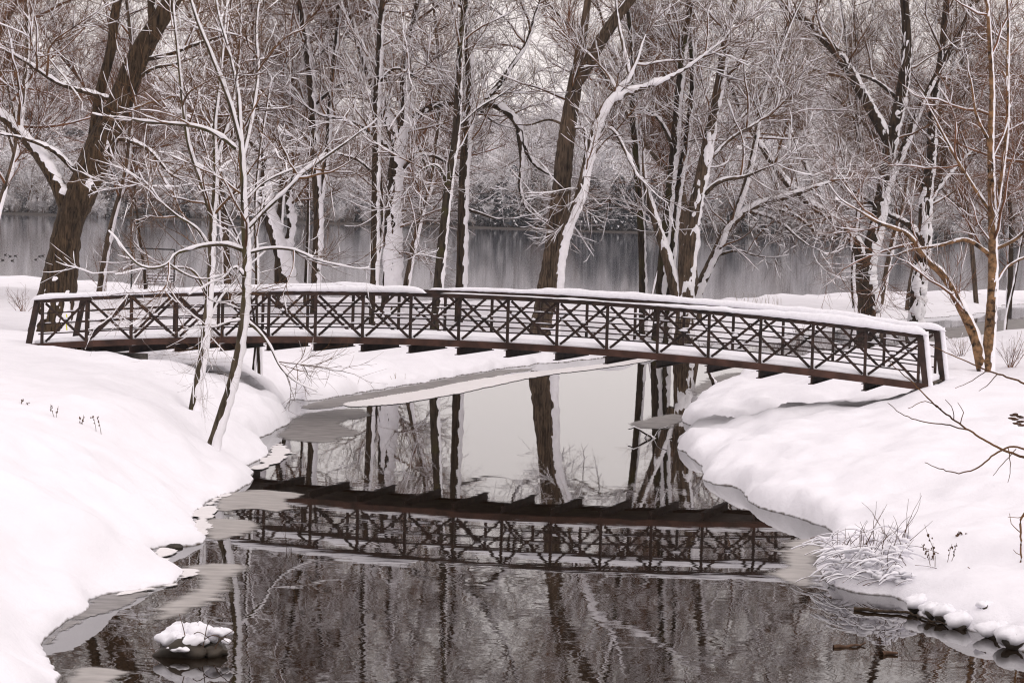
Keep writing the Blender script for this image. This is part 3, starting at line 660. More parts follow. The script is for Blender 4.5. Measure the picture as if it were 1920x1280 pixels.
hero('young_tree', 'slender young tree on the left bank, left one of the pair before the bridge', 53.0,
     [([(366, 752, 19), (376, 690, 17), (386, 610, 15), (394, 520, 13), (398, 420, 11), (404, 330, 9), (402, 240, 7), (412, 150, 5), (420, 60, 3)],),
      ([(398, 410, 10), (380, 350, 8), (355, 270, 7), (345, 190, 6), (338, 110, 5), (330, 20, 3)], -0.1), ([(404, 300, 8), (425, 230, 7), (440, 150, 5), (445, 60, 4)], 0.2)],
     [([(396, 470, 7), (372, 430, 5), (330, 400, 4), (300, 370, 3)], -0.3), ([(400, 400, 6), (430, 370, 5), (470, 350, 3)], 0.3), ([(390, 555, 5), (360, 505, 4), (320, 500, 3), (265, 505, 2)], -0.3),
      ([(386, 610, 6), (410, 560, 5), (440, 525, 4)], 0.3)],
     (M_YOUNG, M_TWIG), SP(40, 330, 2300, lo=0.30, size=0.5, tw_snow=0.12, trop=0.05, fine=0.6, snow=0.8), 12, 1.05, 9.5, nrm(np.array([0.75, -0.42, 0.85])))
hero('young_tree', 'young tree with a long arching side branch, right one of the pair before the bridge', 47.6,
     [([(410, 800, 21), (432, 730, 19), (450, 650, 17), (460, 560, 15), (461, 470, 14), (457, 400, 12), (455, 330, 10), (450, 250, 8), (446, 180, 6), (430, 100, 4), (410, 30, 3)],),
      ([(450, 265, 8), (430, 190, 8), (400, 110, 7), (372, 40, 5), (355, -20, 4)], -0.1), ([(453, 300, 7), (470, 220, 6), (480, 130, 5), (475, 50, 4)], 0.2)],
     [([(459, 470, 10), (430, 459, 9), (390, 459, 8), (356, 467, 7), (329, 477, 6), (316, 494, 5), (289, 502, 5), (262, 494, 4), (246, 478, 3)], -0.15), ([(316, 494, 4), (340, 510, 4), (370, 522, 3)], -0.1),
      ([(461, 430, 11), (497, 393, 10), (537, 356, 9), (571, 322, 8), (605, 299, 6), (640, 275, 5), (664, 258, 3)], -0.1), ([(443, 279, 8), (413, 255, 8), (370, 238, 7), (319, 232, 6), (269, 228, 5), (235, 222, 3)], -0.1),
      ([(462, 475, 7), (500, 466, 6), (545, 468, 5), (600, 490, 3), (645, 500, 2)], 0.1), ([(458, 600, 7), (480, 615, 6), (505, 645, 4), (530, 690, 3), (555, 712, 2)], -0.2), ([(457, 600, 6), (430, 603, 5), (405, 612, 3)], -0.2),
      ([(456, 380, 7), (490, 345, 5), (540, 320, 4)], 0.2), ([(461, 520, 6), (440, 500, 6), (420, 520, 4)], -0.2)],
     (M_YOUNG, M_TWIG), SP(38, 330, 2300, lo=0.33, size=0.46, tw_snow=0.12, trop=0.05, fine=0.6, snow=0.8), 13, 1.05, 9.0, nrm(np.array([0.75, -0.42, 0.85])))
hero('sapling', 'thin double-stemmed sapling just behind the bridge rail at left', 63.5,
     [([(487, 702, 9), (485, 640, 9), (482, 560, 8), (481, 480, 7), (478, 400, 6), (485, 300, 4)],), ([(476, 690, 7), (480, 640, 7), (470, 560, 5), (455, 480, 4)], 0.1)], [],
     (M_BARKD, M_TWIG), SP(18, 90, 600, lo=0.4, size=0.4), 14, 0.9, 7)
hero('slim_tree', 'slim forked tree with white right side, rising left of the bridge middle', 92,
     [([(590, 575, 17), (593, 500, 17), (596, 400, 16), (590, 300, 15), (586, 200, 14), (576, 100, 13), (562, 10, 11)],), ([(598, 390, 12), (612, 290, 10), (618, 190, 9), (630, 60, 8), (636, -20, 6)], 0.1)],
     [([(590, 290, 6), (560, 240, 5), (520, 220, 4)], 0.2), ([(586, 200, 6), (640, 160, 5), (690, 150, 4)], -0.2)],
     (M_BARKD, M_TWIG), SP(lo=0.3, size=0.8), 15, 1.0)
hero('crooked_tree', 'crooked dark trunk with thick white snow on its right, behind the arching young branch', 95,
     [([(532, 580, 34), (538, 530, 30), (528, 480, 26), (512, 430, 24), (498, 370, 22), (500, 290, 18), (485, 200, 15), (480, 100, 12)],)],
     [([(530, 485, 18), (545, 430, 15), (540, 370, 12), (560, 300, 8)], 0.1), ([(505, 400, 10), (470, 360, 8), (430, 340, 5)], -0.1)],
     (M_BARKD, M_TWIG), SP(30, 320, 3000, lo=0.35, size=0.9), 29, 1.1, 16, nrm(np.array([0.75, -0.5, 0.6])))
hero('plastered_tree', 'thick tree with trunk plastered almost wholly white by wind-blown snow', 92,
     [([(732, 590, 38), (735, 520, 33), (735, 430, 29), (739, 340, 27), (750, 255, 25), (762, 200, 20)], 0.0, False), ([(745, 260, 26), (712, 190, 16), (680, 110, 13), (655, 30, 10), (640, -30, 8)], 0.15), ([(760, 215, 17), (758, 120, 13), (775, 50, 11), (790, -20, 9)], -0.15)],
     [([(764, 232, 14), (790, 212, 13), (820, 196, 12), (856, 192, 10), (890, 200, 7), (930, 230, 4)], 0.1), ([(745, 300, 12), (700, 250, 11), (650, 225, 8), (600, 215, 5)], -0.1), ([(745, 330, 9), (790, 290, 8), (830, 300, 6), (860, 330, 4)], -0.2)],
     (M_BARKD, M_TWIG), SP(34, 340, 3400, lo=0.25, size=0.95), 16, 0.98, 18, nrm(np.array([0.8, -0.5, 0.35])), patch=0.0, shell=(0.05, 0.35, 8), limb_snow=0.8)
hero('slim_tree', 'straight thin dark trunk, snow-striped, just left of the white plastered tree', 89,
     [([(700, 580, 16), (702, 500, 15), (703, 400, 15), (705, 300, 15), (706, 200, 14), (711, 100, 12), (717, 10, 11)],)], [([(706, 160, 6), (740, 130, 5), (790, 150, 3)], -0.2), ([(705, 330, 6), (670, 300, 5), (640, 290, 4)], 0.2)],
     (M_BARKD, M_TWIG), SP(lo=0.35, size=0.75), 17, 0.95)
hero('slim_tree', 'leaning mossy trunk left of the straight pair behind the rail gap', 88,
     [([(818, 592, 20), (823, 520, 19), (832, 430, 18), (842, 340, 17), (855, 250, 15), (860, 150, 13), (866, 60, 11), (874, -10, 9)],)], [([(840, 345, 8), (815, 310, 6), (790, 320, 4), (770, 350, 3)], -0.2), ([(856, 240, 6), (900, 200, 5), (935, 180, 4)], 0.2)],
     (M_MOSS, M_TWIG), SP(lo=0.33, size=0.8), 18, 0.8)
hero('slim_tree', 'upright tree with wide white snow stripe and a branch arching down to the right', 90,
     [([(862, 605, 20), (864, 530, 19), (867, 420, 18), (870, 320, 18), (878, 220, 18), (880, 130, 15), (872, 50, 12), (866, -10, 10)],)],
     [([(880, 222, 14), (895, 200, 14), (925, 197, 13), (955, 215, 12), (975, 245, 11), (985, 280, 9), (1005, 310, 7), (1040, 330, 4)], 0.05), ([(972, 245, 9), (978, 300, 8), (976, 360, 6), (990, 395, 4), (1015, 410, 3)], -0.05),
      ([(890, 200, 11), (930, 165, 10), (958, 125, 9), (985, 85, 8), (1005, 20, 5)], 0.2), ([(868, 390, 6), (900, 400, 5), (930, 410, 3)], -0.1)],
     (M_BARKD, M_TWIG), SP(30, 300, 2800, lo=0.33, size=0.85), 19, 1.0)
hero('big_tree', 'tall bare brown trunk leaning right and forking high, with almost no snow', 88,
     [([(1020, 592, 44), (1028, 540, 42), (1038, 480, 40), (1050, 380, 36), (1060, 280, 33), (1070, 210, 30), (1080, 150, 27)], 0.0, False), ([(1080, 155, 17), (1086, 100, 16), (1095, 50, 15), (1104, -10, 13)], 0.05), ([(1080, 155, 26), (1100, 125, 25), (1125, 80, 23), (1155, 35, 21), (1190, -12, 19), (1230, -70, 16)], -0.05)],
     [([(1079, 150, 5), (1077, 120, 3), (1077, 108, 2)], 0.0), ([(1068, 240, 6), (1030, 225, 4), (990, 235, 3)], -0.2)],
     (M_BARK, M_TWIG), SP(9, 80, 700, lo=0.6, size=0.85), 20, 0.0, 18)
hero('leaning_tree', 'white snow-coated trunk curving up to the right beside the bare brown trunk', 87,
     [([(1040, 600, 17), (1046, 540, 17), (1050, 490, 18), (1064, 430, 20), (1087, 370, 19), (1103, 300, 19), (1125, 220, 18), (1150, 180, 15), (1176, 148, 11), (1194, 112, 6), (1204, 80, 4)], 0.0, False)],
     [([(1146, 190, 14), (1170, 176, 14), (1205, 164, 12), (1245, 150, 10), (1285, 128, 8), (1330, 95, 5)], -0.1), ([(1078, 240, 6), (1092, 240, 6), (1098, 270, 5), (1097, 300, 4), (1090, 340, 3)], -0.05), ([(1105, 290, 8), (1140, 240, 6), (1180, 300, 6), (1195, 330, 4)], -0.1), ([(1180, 140, 8), (1170, 90, 7), (1160, 40, 5)], 0.2)],
     (M_BARK, M_TWIG), SP(20, 190, 1700, lo=0.5, size=0.8), 21, 1.1, 14, nrm(np.array([0.62, -0.62, 0.55])))
hero('slim_tree', 'slender mossy trunk with a thin snow stripe, first right of the white leaning trunk', 92,
     [([(1205, 600, 15), (1205, 540, 14), (1202, 430, 14), (1196, 330, 13), (1188, 230, 12), (1184, 130, 10), (1180, 40, 9)],)], [([(1196, 320, 7), (1165, 270, 6), (1130, 250, 4)], 0.2), ([(1200, 390, 5), (1160, 375, 4), (1110, 375, 3)], -0.2)],
     (M_MOSS, M_TWIG), SP(lo=0.35, size=0.75), 22, 0.8)
hero('slim_tree', 'dark double trunk leaning right, its right stem thick with snow', 91,
     [([(1232, 612, 18), (1238, 540, 18), (1246, 450, 18), (1256, 360, 17), (1265, 270, 16), (1273, 170, 14), (1285, 70, 12), (1300, -10, 10)],), ([(1252, 605, 14), (1256, 540, 14), (1262, 450, 14), (1272, 360, 13), (1290, 250, 12), (1300, 150, 10), (1296, 60, 8)], 0.05)],
     [([(1265, 280, 7), (1230, 220, 6), (1200, 200, 4)], -0.2)], (M_MOSS, M_TWIG), SP(30, 300, 2800, lo=0.35, size=0.8), 23, 1.0)
hero('stout_tree', 'stout brown trunk at the bend of the creek with snow heaped in its crotch', 90,
     [([(1282, 622, 36), (1285, 560, 30), (1292, 480, 28), (1302, 400, 26), (1318, 320, 23), (1335, 230, 20), (1352, 140, 17), (1365, 50, 14)],), ([(1270, 560, 20), (1250, 480, 18), (1225, 400, 14), (1210, 340, 9)], 0.1, False)],
     [([(1305, 380, 9), (1350, 340, 8), (1400, 330, 5)], -0.2), ([(1320, 310, 10), (1370, 260, 8), (1420, 230, 5)], 0.2)], (M_BARK, M_TWIG), SP(32, 330, 3000, lo=0.35, size=0.9), 24, 0.9, 17, shell=(0.3, 0.55, 5))
hero('leaning_tree', 'tree slanting far to the right with snow along its upper side, behind mid-right rail', 93,
     [([(1292, 600, 20), (1312, 540, 20), (1340, 480, 18), (1372, 420, 16), (1410, 390, 13), (1470, 370, 12), (1530, 350, 8)], 0.0, False), ([(1372, 420, 14), (1395, 360, 12), (1415, 280, 10), (1430, 190, 8)], 0.1)],
     [([(1400, 395, 7), (1450, 410, 6), (1500, 450, 3)], -0.2), ([(1340, 480, 6), (1380, 470, 5), (1420, 480, 3)], -0.2)], (M_BARK, M_TWIG), SP(24, 280, 2600, lo=0.4, size=0.7, trop=-0.02), 25, 1.0, 13, nrm(np.array([0.5, -0.4, 0.9])))
hero('spreading_tree', 'dark spreading tree with long diagonal limbs on the point at right', 118,
     [([(1628, 608, 42), (1628, 560, 38), (1622, 510, 36), (1640, 440, 30), (1655, 360, 26), (1668, 280, 24), (1690, 180, 22), (1700, 90, 18), (1695, 0, 15)],),
      ([(1622, 510, 26), (1600, 450, 22), (1560, 410, 19), (1512, 378, 15), (1462, 330, 12), (1425, 275, 10), (1385, 205, 8), (1360, 140, 6)], -0.1, False), ([(1664, 262, 20), (1620, 180, 19), (1580, 110, 18), (1535, 60, 16), (1480, 10, 14), (1420, -40, 11)], 0.1, False), ([(1665, 350, 16), (1700, 270, 14), (1740, 180, 12), (1790, 90, 10), (1840, 0, 8)], 0.15)],
     [([(1560, 408, 9), (1520, 330, 8), (1490, 260, 6), (1450, 170, 4)], 0.1), ([(1600, 450, 8), (1540, 440, 7), (1480, 400, 5), (1420, 385, 3)], -0.2), ([(1690, 190, 8), (1640, 150, 6), (1590, 130, 4)], 0.2)],
     (M_BARKD, M_TWIG), SP(42, 400, 3600, lo=0.3, size=1.25, tip=0.004), 26, 0.9, 20, shell=(0.2, 0.5, 8))
hero('plastered_tree', 'two-sided trunk, dark left and snow-white right, at the tip of the point', 119,
     [([(1716, 612, 30), (1722, 540, 28), (1732, 460, 26), (1735, 380, 22), (1745, 300, 18), (1750, 200, 15), (1765, 100, 12), (1775, 0, 10)],)], [([(1728, 450, 12), (1700, 420, 10), (1660, 400, 8), (1600, 360, 5)], -0.2), ([(1735, 390, 10), (1780, 330, 8), (1830, 280, 5)], 0.2)],
     (M_BARKD, M_TWIG), SP(34, 380, 3600, lo=0.3, size=1.1, tip=0.004), 27, 0.92, 18, shell=(0.3, 0.45, 8))
hero('birch_tree', 'two-stemmed birch with peeling tan bark at the right bridge end', 65.6,
     [([(1850, 696, 26), (1856, 620, 21), (1861, 540, 19), (1861, 450, 16), (1859, 360, 14), (1857, 270, 12), (1860, 180, 10), (1856, 90, 8), (1850, 0, 6)],), ([(1842, 694, 22), (1826, 630, 19), (1795, 565, 17), (1762, 510, 14), (1738, 490, 11), (1700, 440, 8), (1640, 415, 6)], -0.05, False), ([(1862, 430, 9), (1880, 340, 8), (1895, 240, 7), (1900, 130, 6), (1905, 30, 5)], 0.2)],
     [([(1860, 480, 8), (1810, 450, 8), (1760, 460, 6), (1700, 470, 4)], -0.1), ([(1859, 400, 7), (1820, 340, 6), (1780, 270, 5), (1755, 220, 3)], 0.1), ([(1857, 270, 6), (1830, 220, 5), (1815, 150, 3)], -0.2), ([(1861, 540, 6), (1890, 500, 6), (1930, 480, 4)], 0.1), ([(1860, 470, 7), (1900, 450, 6), (1945, 400, 4)], -0.2)],
     (M_BIRCH, M_TWIGR), SP(34, 330, 3000, lo=0.25, size=0.65, tw_snow=0.15, trop=0.06, fine=0.7, snow=0.85), 28, 0.8, 13, shell=(0.85, 0.65, 4))

# woodland trees that fill in behind: five kinds of build, each copied around
def build_wild(name, label, group, seed, ht, r0, forks, spec, mats, snow_amt=0.9, lean=0.08):
    rng = np.random.default_rng(seed); P, R = [], []
    p = np.array([0, 0, -0.5]); d = nrm(np.array([rng.normal() * lean, rng.normal() * lean, 1])); pts = [p]
    for k in range(9):
        d = nrm(d + rng.normal(size=3) * 0.07 + np.array([0, 0, 0.06])); p = p + d * ht / 9; pts.append(p)
    P.append(np.array(pts)); R.append(r0 * (1 - 0.085 * np.arange(10)))
    for k in range(forks):
        i = rng.integers(2, 5); p = P[0][i]; d = nrm(np.array([rng.normal() * 0.5, rng.normal() * 0.5, 1])); pts = [p]
        for j in range(7): d = nrm(d + rng.normal(size=3) * 0.12 + np.array([0, 0, 0.05])); p = p + d * ht * 0.09; pts.append(p)
        P.append(np.array(pts)); R.append(R[0][i] * 0.75 * (1 - 0.11 * np.arange(8)))
    root = thing(name, label, 'tree', (0, 0, 0), group)
    tr, sn = [], []
    for p, r in zip(P, R):
        (v, f), Q, rr = bark_tube(rng, p, r, 0.25, 9); tr.append((v, f))
        t = nrm(np.gradient(Q, axis=0)); w = nrm(WIND - t * (t @ WIND)[:, None])
        sn.append(tube(Q + w * (rr * 0.5)[:, None], np.maximum(rr * 0.75, 0.018) * snow_amt * (1 + 0.12 * rng.normal(size=len(Q))), 7))
    wd, sw = crown(rng, P, R, spec)
    obj('trunk', make_mesh('trunk', tr, [mats[0]]), root); obj('crown', make_mesh('crown', wd, [mats[1]]), root); obj('snow_cover', make_mesh('snow_cover', sn + sw, [M_TSNOW]), root)
    return root
WG = 'woodland trees on the snowy point behind the bridge'
WL = 'bare snow-lined tree crowded among the trunks on the point behind the bridge'
protos = [build_wild('woodland_tree', WL, WG, 101, 17, 0.17, 2, SP(36, 420, 5600, lo=0.27, size=0.95, snow=0.8, tw_snow=0.2), (M_BARKD, M_TWIG)),
          build_wild('woodland_tree', WL, WG, 102, 14, 0.12, 1, SP(34, 380, 5200, lo=0.25, size=0.85, snow=0.8, tw_snow=0.2), (M_MOSS, M_TWIG)),
          build_wild('woodland_tree', WL, WG, 103, 18, 0.22, 3, SP(40, 460, 6000, lo=0.25, size=1.1, snow=0.8, tw_snow=0.2), (M_BARK, M_TWIG)),
          build_wild('woodland_tree', WL, WG, 104, 12, 0.08, 2, SP(30, 360, 5200, lo=0.28, size=0.75, snow=0.8, tw_snow=0.2), (M_BARKD, M_TWIGR)),
          build_wild('woodland_tree', WL, WG, 105, 16, 0.14, 2, SP(36, 420, 5600, lo=0.25, size=0.95, snow=0.7, tw_snow=0.16), (M_BARK, M_TWIGR))]
spots = [(570, 100, 3, 'bare tree half hidden behind the forked slim tree'), (520, 112, 0, 'bare tree behind the pair of young trees, far side of the point'), (752, 104, 4, 'bare tree hidden behind the white plastered trunk'),
         (690, 118, 1, 'mossy tree farther back, left of the white plastered trunk'), (425, 96, 4, 'reddish bare tree seen between the two young trees'),
         (1218, 106, 3, 'thin bare tree right behind the slender mossy trunk'), (1262, 112, 2, 'large bare tree behind the dark double trunk'), (1312, 104, 4, 'reddish tree behind the stout tree at the creek bend'),
         (1648, 128, 4, 'reddish tree behind the dark spreading tree'), (1605, 126, 0, 'bare tree to the left behind the dark spreading tree'), (1700, 130, 2, 'large bare tree behind the two-sided trunk on the point'),
         (1830, 140, 4, 'reddish tree on the spit behind the birch'), (1890, 142, 0, 'bare tree at the right end of the spit'), (-45, 92, 4, 'reddish bare tree left of the big willow'),
         (-60, 100, 2, 'large bare tree off to the left of the willow'), (270, 112, 3, 'thin bare tree between the willow and the young trees'), (1960, 150, 2, 'large bare tree beyond the right edge of the spit'),
         (180, 100, 4, 'reddish bare tree right behind the big willow')]
used_p = set()
for (px_, y, v, lb) in spots:
    x = (px_ - 960) / F * y; z = hz(x, y)
    if v in used_p: o = copy_thing(protos[v], (x, y, z), RNG.uniform(0, 6.28), RNG.uniform(0.85, 1.15), lb)
    else: o = protos[v]; o.location = (x, y, z); o['label'] = lb; used_p.add(v)
RG = 'russet twiggy trees on the right bank'; RL = 'russet twiggy tree on the right bank beyond the birch'
for x, y, v, lb in [(15.5, 74, 4, 'nearest the birch'), (18, 84, 3, 'second from the birch'), (20.5, 76, 4, 'rightmost of the near ones'), (22.5, 90, 4, 'rightmost and farthest from the birch'), (16.8, 92, 3, 'straight behind the birch, close to the channel')]:
    copy_thing(protos[v], (x, y, hz(x, y)), RNG.uniform(0, 6.28), RNG.uniform(0.75, 0.95), 'russet twiggy tree on the right bank, ' + lb, RG)

# ------------------------------------------------------------------ far wood across the lake
def far_bare(seed, ht, sa=1.0):
    rng = np.random.default_rng(seed); p = np.array([0, 0, -0.5]); d = np.array([0, 0, 1.0]); pts = [p]
    for k in range(7): d = nrm(d + rng.normal(size=3) * 0.08 + np.array([0, 0, 0.1])); p = p + d * ht / 7; pts.append(p)
    A = np.array(pts)[None]; B = (0.2 * (1 - 0.12 * np.arange(8)))[None]
    L1, R1 = kids(rng, A, B, 26, 0.12, 0.98, 2.5, 5.5, 30, 75, 5, 0.15, 0.08, 0.018, 0.03, 0.4)
    L2, R2 = kids(rng, L1, R1, 170, 0.1, 1.0, 1.0, 2.6, 25, 70, 4, 0.2, 0.06, 0.02, 0.025, 0.3)
    L3, R3 = kids(rng, L2, R2, 520, 0.1, 1.0, 0.7, 1.6, 25, 70, 3, 0.2, 0.06, 0.03, 0.022, 0.3)
    w = [tube(A, B, 5), tube(L1, R1, 3), tube(L2, R2, 3), tube(L3, R3, 3)]
    s = [snow_tube(A, B, 4, rng, 1, 0.05, 0.14), snow_tube(L1, R1, 3, rng, sa, 0.06, 0.09), snow_tube(L2, R2, 3, rng, sa, 0.05, 0.07, min(1, 0.8 * sa)), snow_tube(L3, R3, 3, rng, sa, 0.045, 0.06, min(1, 0.5 * sa))]
    return make_mesh('far_tree', [(v, f, 0) for v, f in w] + [(v, f, 1) for v, f in s], [M_TWIG, M_TSNOW])
def far_ever(seed, ht, wd):
    rng = np.random.default_rng(seed); g, s = [], []
    n = 520; t = rng.random(n) ** 0.8; z = 0.3 + t * (ht - 0.5); rad = wd * (1 - t) ** 0.75 * rng.uniform(0.55, 1.05, n) + 0.15; a = rng.uniform(0, 6.28, n)
    rt = np.stack([np.cos(a), np.sin(a), np.zeros(n)], 1); sd = np.stack([-np.sin(a), np.cos(a), np.zeros(n)], 1)
    c = rt * rad[:, None] + np.array([0, 0, 1]) * z[:, None]; ln = (0.35 + 0.5 * (1 - t)) * rng.uniform(0.7, 1.3, n); hw = ln * 0.42; dr = rng.uniform(0.15, 0.6, n)
    def fans(off, k):
        p0 = c - rt * ln[:, None] * 0.6; p1 = c + rt * ln[:, None] * k - np.array([0, 0, 1]) * (dr * ln)[:, None]; pl = c + sd * (hw * k)[:, None]; pr = c - sd * (hw * k)[:, None]
        V = np.stack([p0, pl, p1, pr], 1).reshape(-1, 3) + np.array([0, 0, off]); return V, np.arange(4 * n).reshape(n, 4)
    gv, gf = fans(0, 1.0); sv_, sf = fans(0.07, 0.62); m = rng.random(n) < 0.62
    st = tube(np.array([[0, 0, -0.3], [0, 0, ht * 0.9]]), np.array([0.14, 0.03]), 5)
    return make_mesh('far_evergreen', [(st[0], st[1], 0), (gv, gf, 1), (sv_, sf[m], 2)], [M_BARKD, M_NEED, M_TSNOW])
FB = [far_bare(201 + k, h, a_) for k, (h, a_) in enumerate(((11, 2.4), (13, 1.6), (9, 0.8)))]; FE = [far_ever(211 + k, h, w) for k, (h, w) in enumerate(((8, 2.6), (6, 2.4), (10, 3.0)))]
def shore_y(x): 
    ys = np.arange(448, 475, 0.25); z = far_h(np.full_like(ys, x), ys); return ys[np.argmax(z > 0.25)]
fr = np.random.default_rng(5)
for k in range(46):                        # evergreens along the far water's edge
    x = fr.uniform(-9, 24) if k < 26 else fr.uniform(-110, 110); y = shore_y(x) + fr.uniform(0.5, 7)
    o = obj('far_evergreen', FE[fr.integers(3)], loc=(x, y, float(far_h(np.array([x]), np.array([y]))[0]))); s = fr.uniform(0.75, 1.35) if k < 26 else fr.uniform(0.5, 0.9); o.scale = (s, s, s); o.rotation_euler = (0, 0, fr.uniform(0, 6.28))
    tag(o, 'dark snow-dusted evergreen on the far shore of the lake', 'evergreen', 'evergreens along the far shore')
for k in range(80):
    x = -112 + k * 2.85 + fr.uniform(-1.2, 1.2); y = shore_y(x) + fr.uniform(1, 10)
    o = obj('far_tree', FB[fr.integers(3)], loc=(x, y, float(far_h(np.array([x]), np.array([y]))[0]))); s = fr.uniform(0.55, 0.95); o.scale = (s, s, s); o.rotation_euler = (0, 0, fr.uniform(0, 6.28))
    tag(o, 'bare snowy tree in the front row along the far lake shore', 'tree', 'front row of trees along the far shore')
# the wood behind them, too dense to count: trees scattered by geometry nodes over points on the hill
kinds = bpy.data.collections.new('far_wood_kinds')
for k, m_ in enumerate(FB + FE[:1]):
    o = bpy.data.objects.new('far_tree_kind', m_); kinds.objects.link(o)
pts = []; scl = []
for k in range(420):
    x = fr.uniform(-150, 150); y = shore_y(x) + fr.uniform(0.0, 2.5); pts.append((x, y, float(far_h(np.array([x]), np.array([y]))[0]) - 0.25)); scl.append(fr.uniform(0.16, 0.4))
for k in range(1500):
    x = fr.uniform(-190, 190); y = 462 + 260 * fr.random() ** 1.3; pts.append((x, y, float(far_h(np.array([x]), np.array([y]))[0]) - 0.2)); scl.append(fr.uniform(0.75, 1.3))
me = bpy.data.meshes.new('far_wood'); me.from_pydata(pts, [], []); at = me.attributes.new('scl', 'FLOAT', 'POINT'); at.data.foreach_set('value', np.array(scl, np.float32))
fw = obj('far_wood', me); tag(fw, 'dense bare snowy wood covering the hills across the lake', 'wood', kind='stuff')
ng = bpy.data.node_groups.new('scatter', 'GeometryNodeTree')
ng.interface.new_socket('Geometry', in_out='INPUT', socket_type='NodeSocketGeometry'); ng.interface.new_socket('Geometry', in_out='OUTPUT', socket_type='NodeSocketGeometry')
gi = ng.nodes.new('NodeGroupInput'); go = ng.nodes.new('NodeGroupOutput'); ip = ng.nodes.new('GeometryNodeInstanceOnPoints'); ci = ng.nodes.new('GeometryNodeCollectionInfo')
ci.inputs['Collection'].default_value = kinds; ci.inputs['Separate Children'].default_value = True; ci.inputs['Reset Children'].default_value = True
ip.inputs['Pick Instance'].default_value = True
rv = ng.nodes.new('FunctionNodeRandomValue'); rv.data_type = 'FLOAT_VECTOR'; rv.inputs[0].default_value = (0, 0, 0); rv.inputs[1].default_value = (0.08, 0.08, 6.28)
rs2 = ng.nodes.new('GeometryNodeInputNamedAttribute'); rs2.data_type = 'FLOAT'; rs2.inputs[0].default_value = 'scl'
ng.links.new(gi.outputs[0], ip.inputs['Points']); ng.links.new(ci.outputs[0], ip.inputs['Instance']); ng.links.new(rv.outputs[0], ip.inputs['Rotation']); ng.links.new(rs2.outputs[0], ip.inputs['Scale'])
ng.links.new(ip.outputs[0], go.inputs[0])
md = fw.modifiers.new('scatter', 'NODES'); md.node_group = ng

# ------------------------------------------------------------------ small things on the banks and in the water
def GH(px, py):
    d = ray(px, py); Y = np.arange(20, 170, 0.05); x = d[0] / d[1] * Y; z = HC + d[2] / d[1] * Y; h = np.maximum(height(x, Y)[0], 0)
    i = int(np.argmax(z <= h)); return np.array([x[i], Y[i], h[i]])
def shrub(name, label, cat, px, py, hpx, n, spread, m, seed, snow=0.5, group=None, thick=1.0, base=None):
    rng = np.random.default_rng(seed); p = GH(px, py) if base is None else np.array(base); H = hpx * p[1] / F
    A = []; B = []
    for k in range(n):
        d = nrm(np.array([rng.normal() * spread, rng.normal() * spread, 1])); q = np.array([rng.normal() * 0.04, rng.normal() * 0.04, -0.12]); pts = [q]; L = H * rng.uniform(0.6, 1.1)
        for j in range(6): d = nrm(d + rng.normal(size=3) * 0.10 + np.array([0, 0, 0.04])); q = q + d * L / 6; pts.append(q)
        A.append(pts); B.append(0.010 * thick * (1 - 0.12 * np.arange(7)) * rng.uniform(0.6, 1.2))
    A = np.array(A); B = np.array(B)
    L2, R2 = kids(rng, A, B, n * 5, 0.25, 1.0, H * 0.18, H * 0.5, 20, 55, 5, 0.14, 0.06, 0.012, 0.0025, 0.4)
    L3, R3 = kids(rng, L2, R2, n * 8, 0.2, 1.0, H * 0.06, H * 0.2, 20, 60, 3, 0.14, 0.05, 0.012, 0.002, 0.3)
    o = thing(name, label, cat, tuple(p), group)
    obj('stems', make_mesh('stems', [tube(A, B, 4), tube(L2, R2, 3), tube(L3, R3, 3)], [m]), o).name = 'stem_cluster'
    if snow > 0:
        obj('snow_cover', make_mesh('snow_cover', [snow_tube(A, B, 4, rng, 1, 0.012, 0.02, snow, 0.9, 0.8, 0.6), snow_tube(L2, R2, 3, rng, 1, 0.010, 0.015, snow * 0.7, 0.9, 0.8, 0.7)], [M_TSNOW]), o)
    return o
shrub('bare_shrub', 'small fan of reddish bare twigs in the snow left of the willow', 'shrub', 44, 584, 58, 12, 0.45, M_TWIGR, 301, 0.1)
shrub('bare_shrub', 'tall thin russet shrub standing right of the willow trunk', 'shrub', 198, 548, 130, 9, 0.26, M_TWIGR, 302, 0.25)
shrub('bare_shrub', 'low twiggy shrub in front of the swing frame', 'shrub', 262, 540, 60, 10, 0.4, M_TWIGR, 303, 0.2)
shrub('bare_shrub', 'russet shrub at the foot of the birch, left side', 'shrub', 1800, 668, 60, 12, 0.45, M_TWIGR, 304, 0.3)
shrub('bare_shrub', 'russet shrub right of the birch near the right edge', 'shrub', 1895, 688, 75, 14, 0.4, M_TWIGR, 305, 0.35)
shrub('bare_shrub', 'low brown shrub on the channel bank behind the bridge end', 'shrub', 1500, 640, 42, 12, 0.5, M_TWIGR, 306, 0.3)
shrub('bare_shrub', 'low snowy shrub seen through the rails right of the bridge middle', 'shrub', 1330, 655, 34, 12, 0.5, M_TWIG, 307, 0.5)
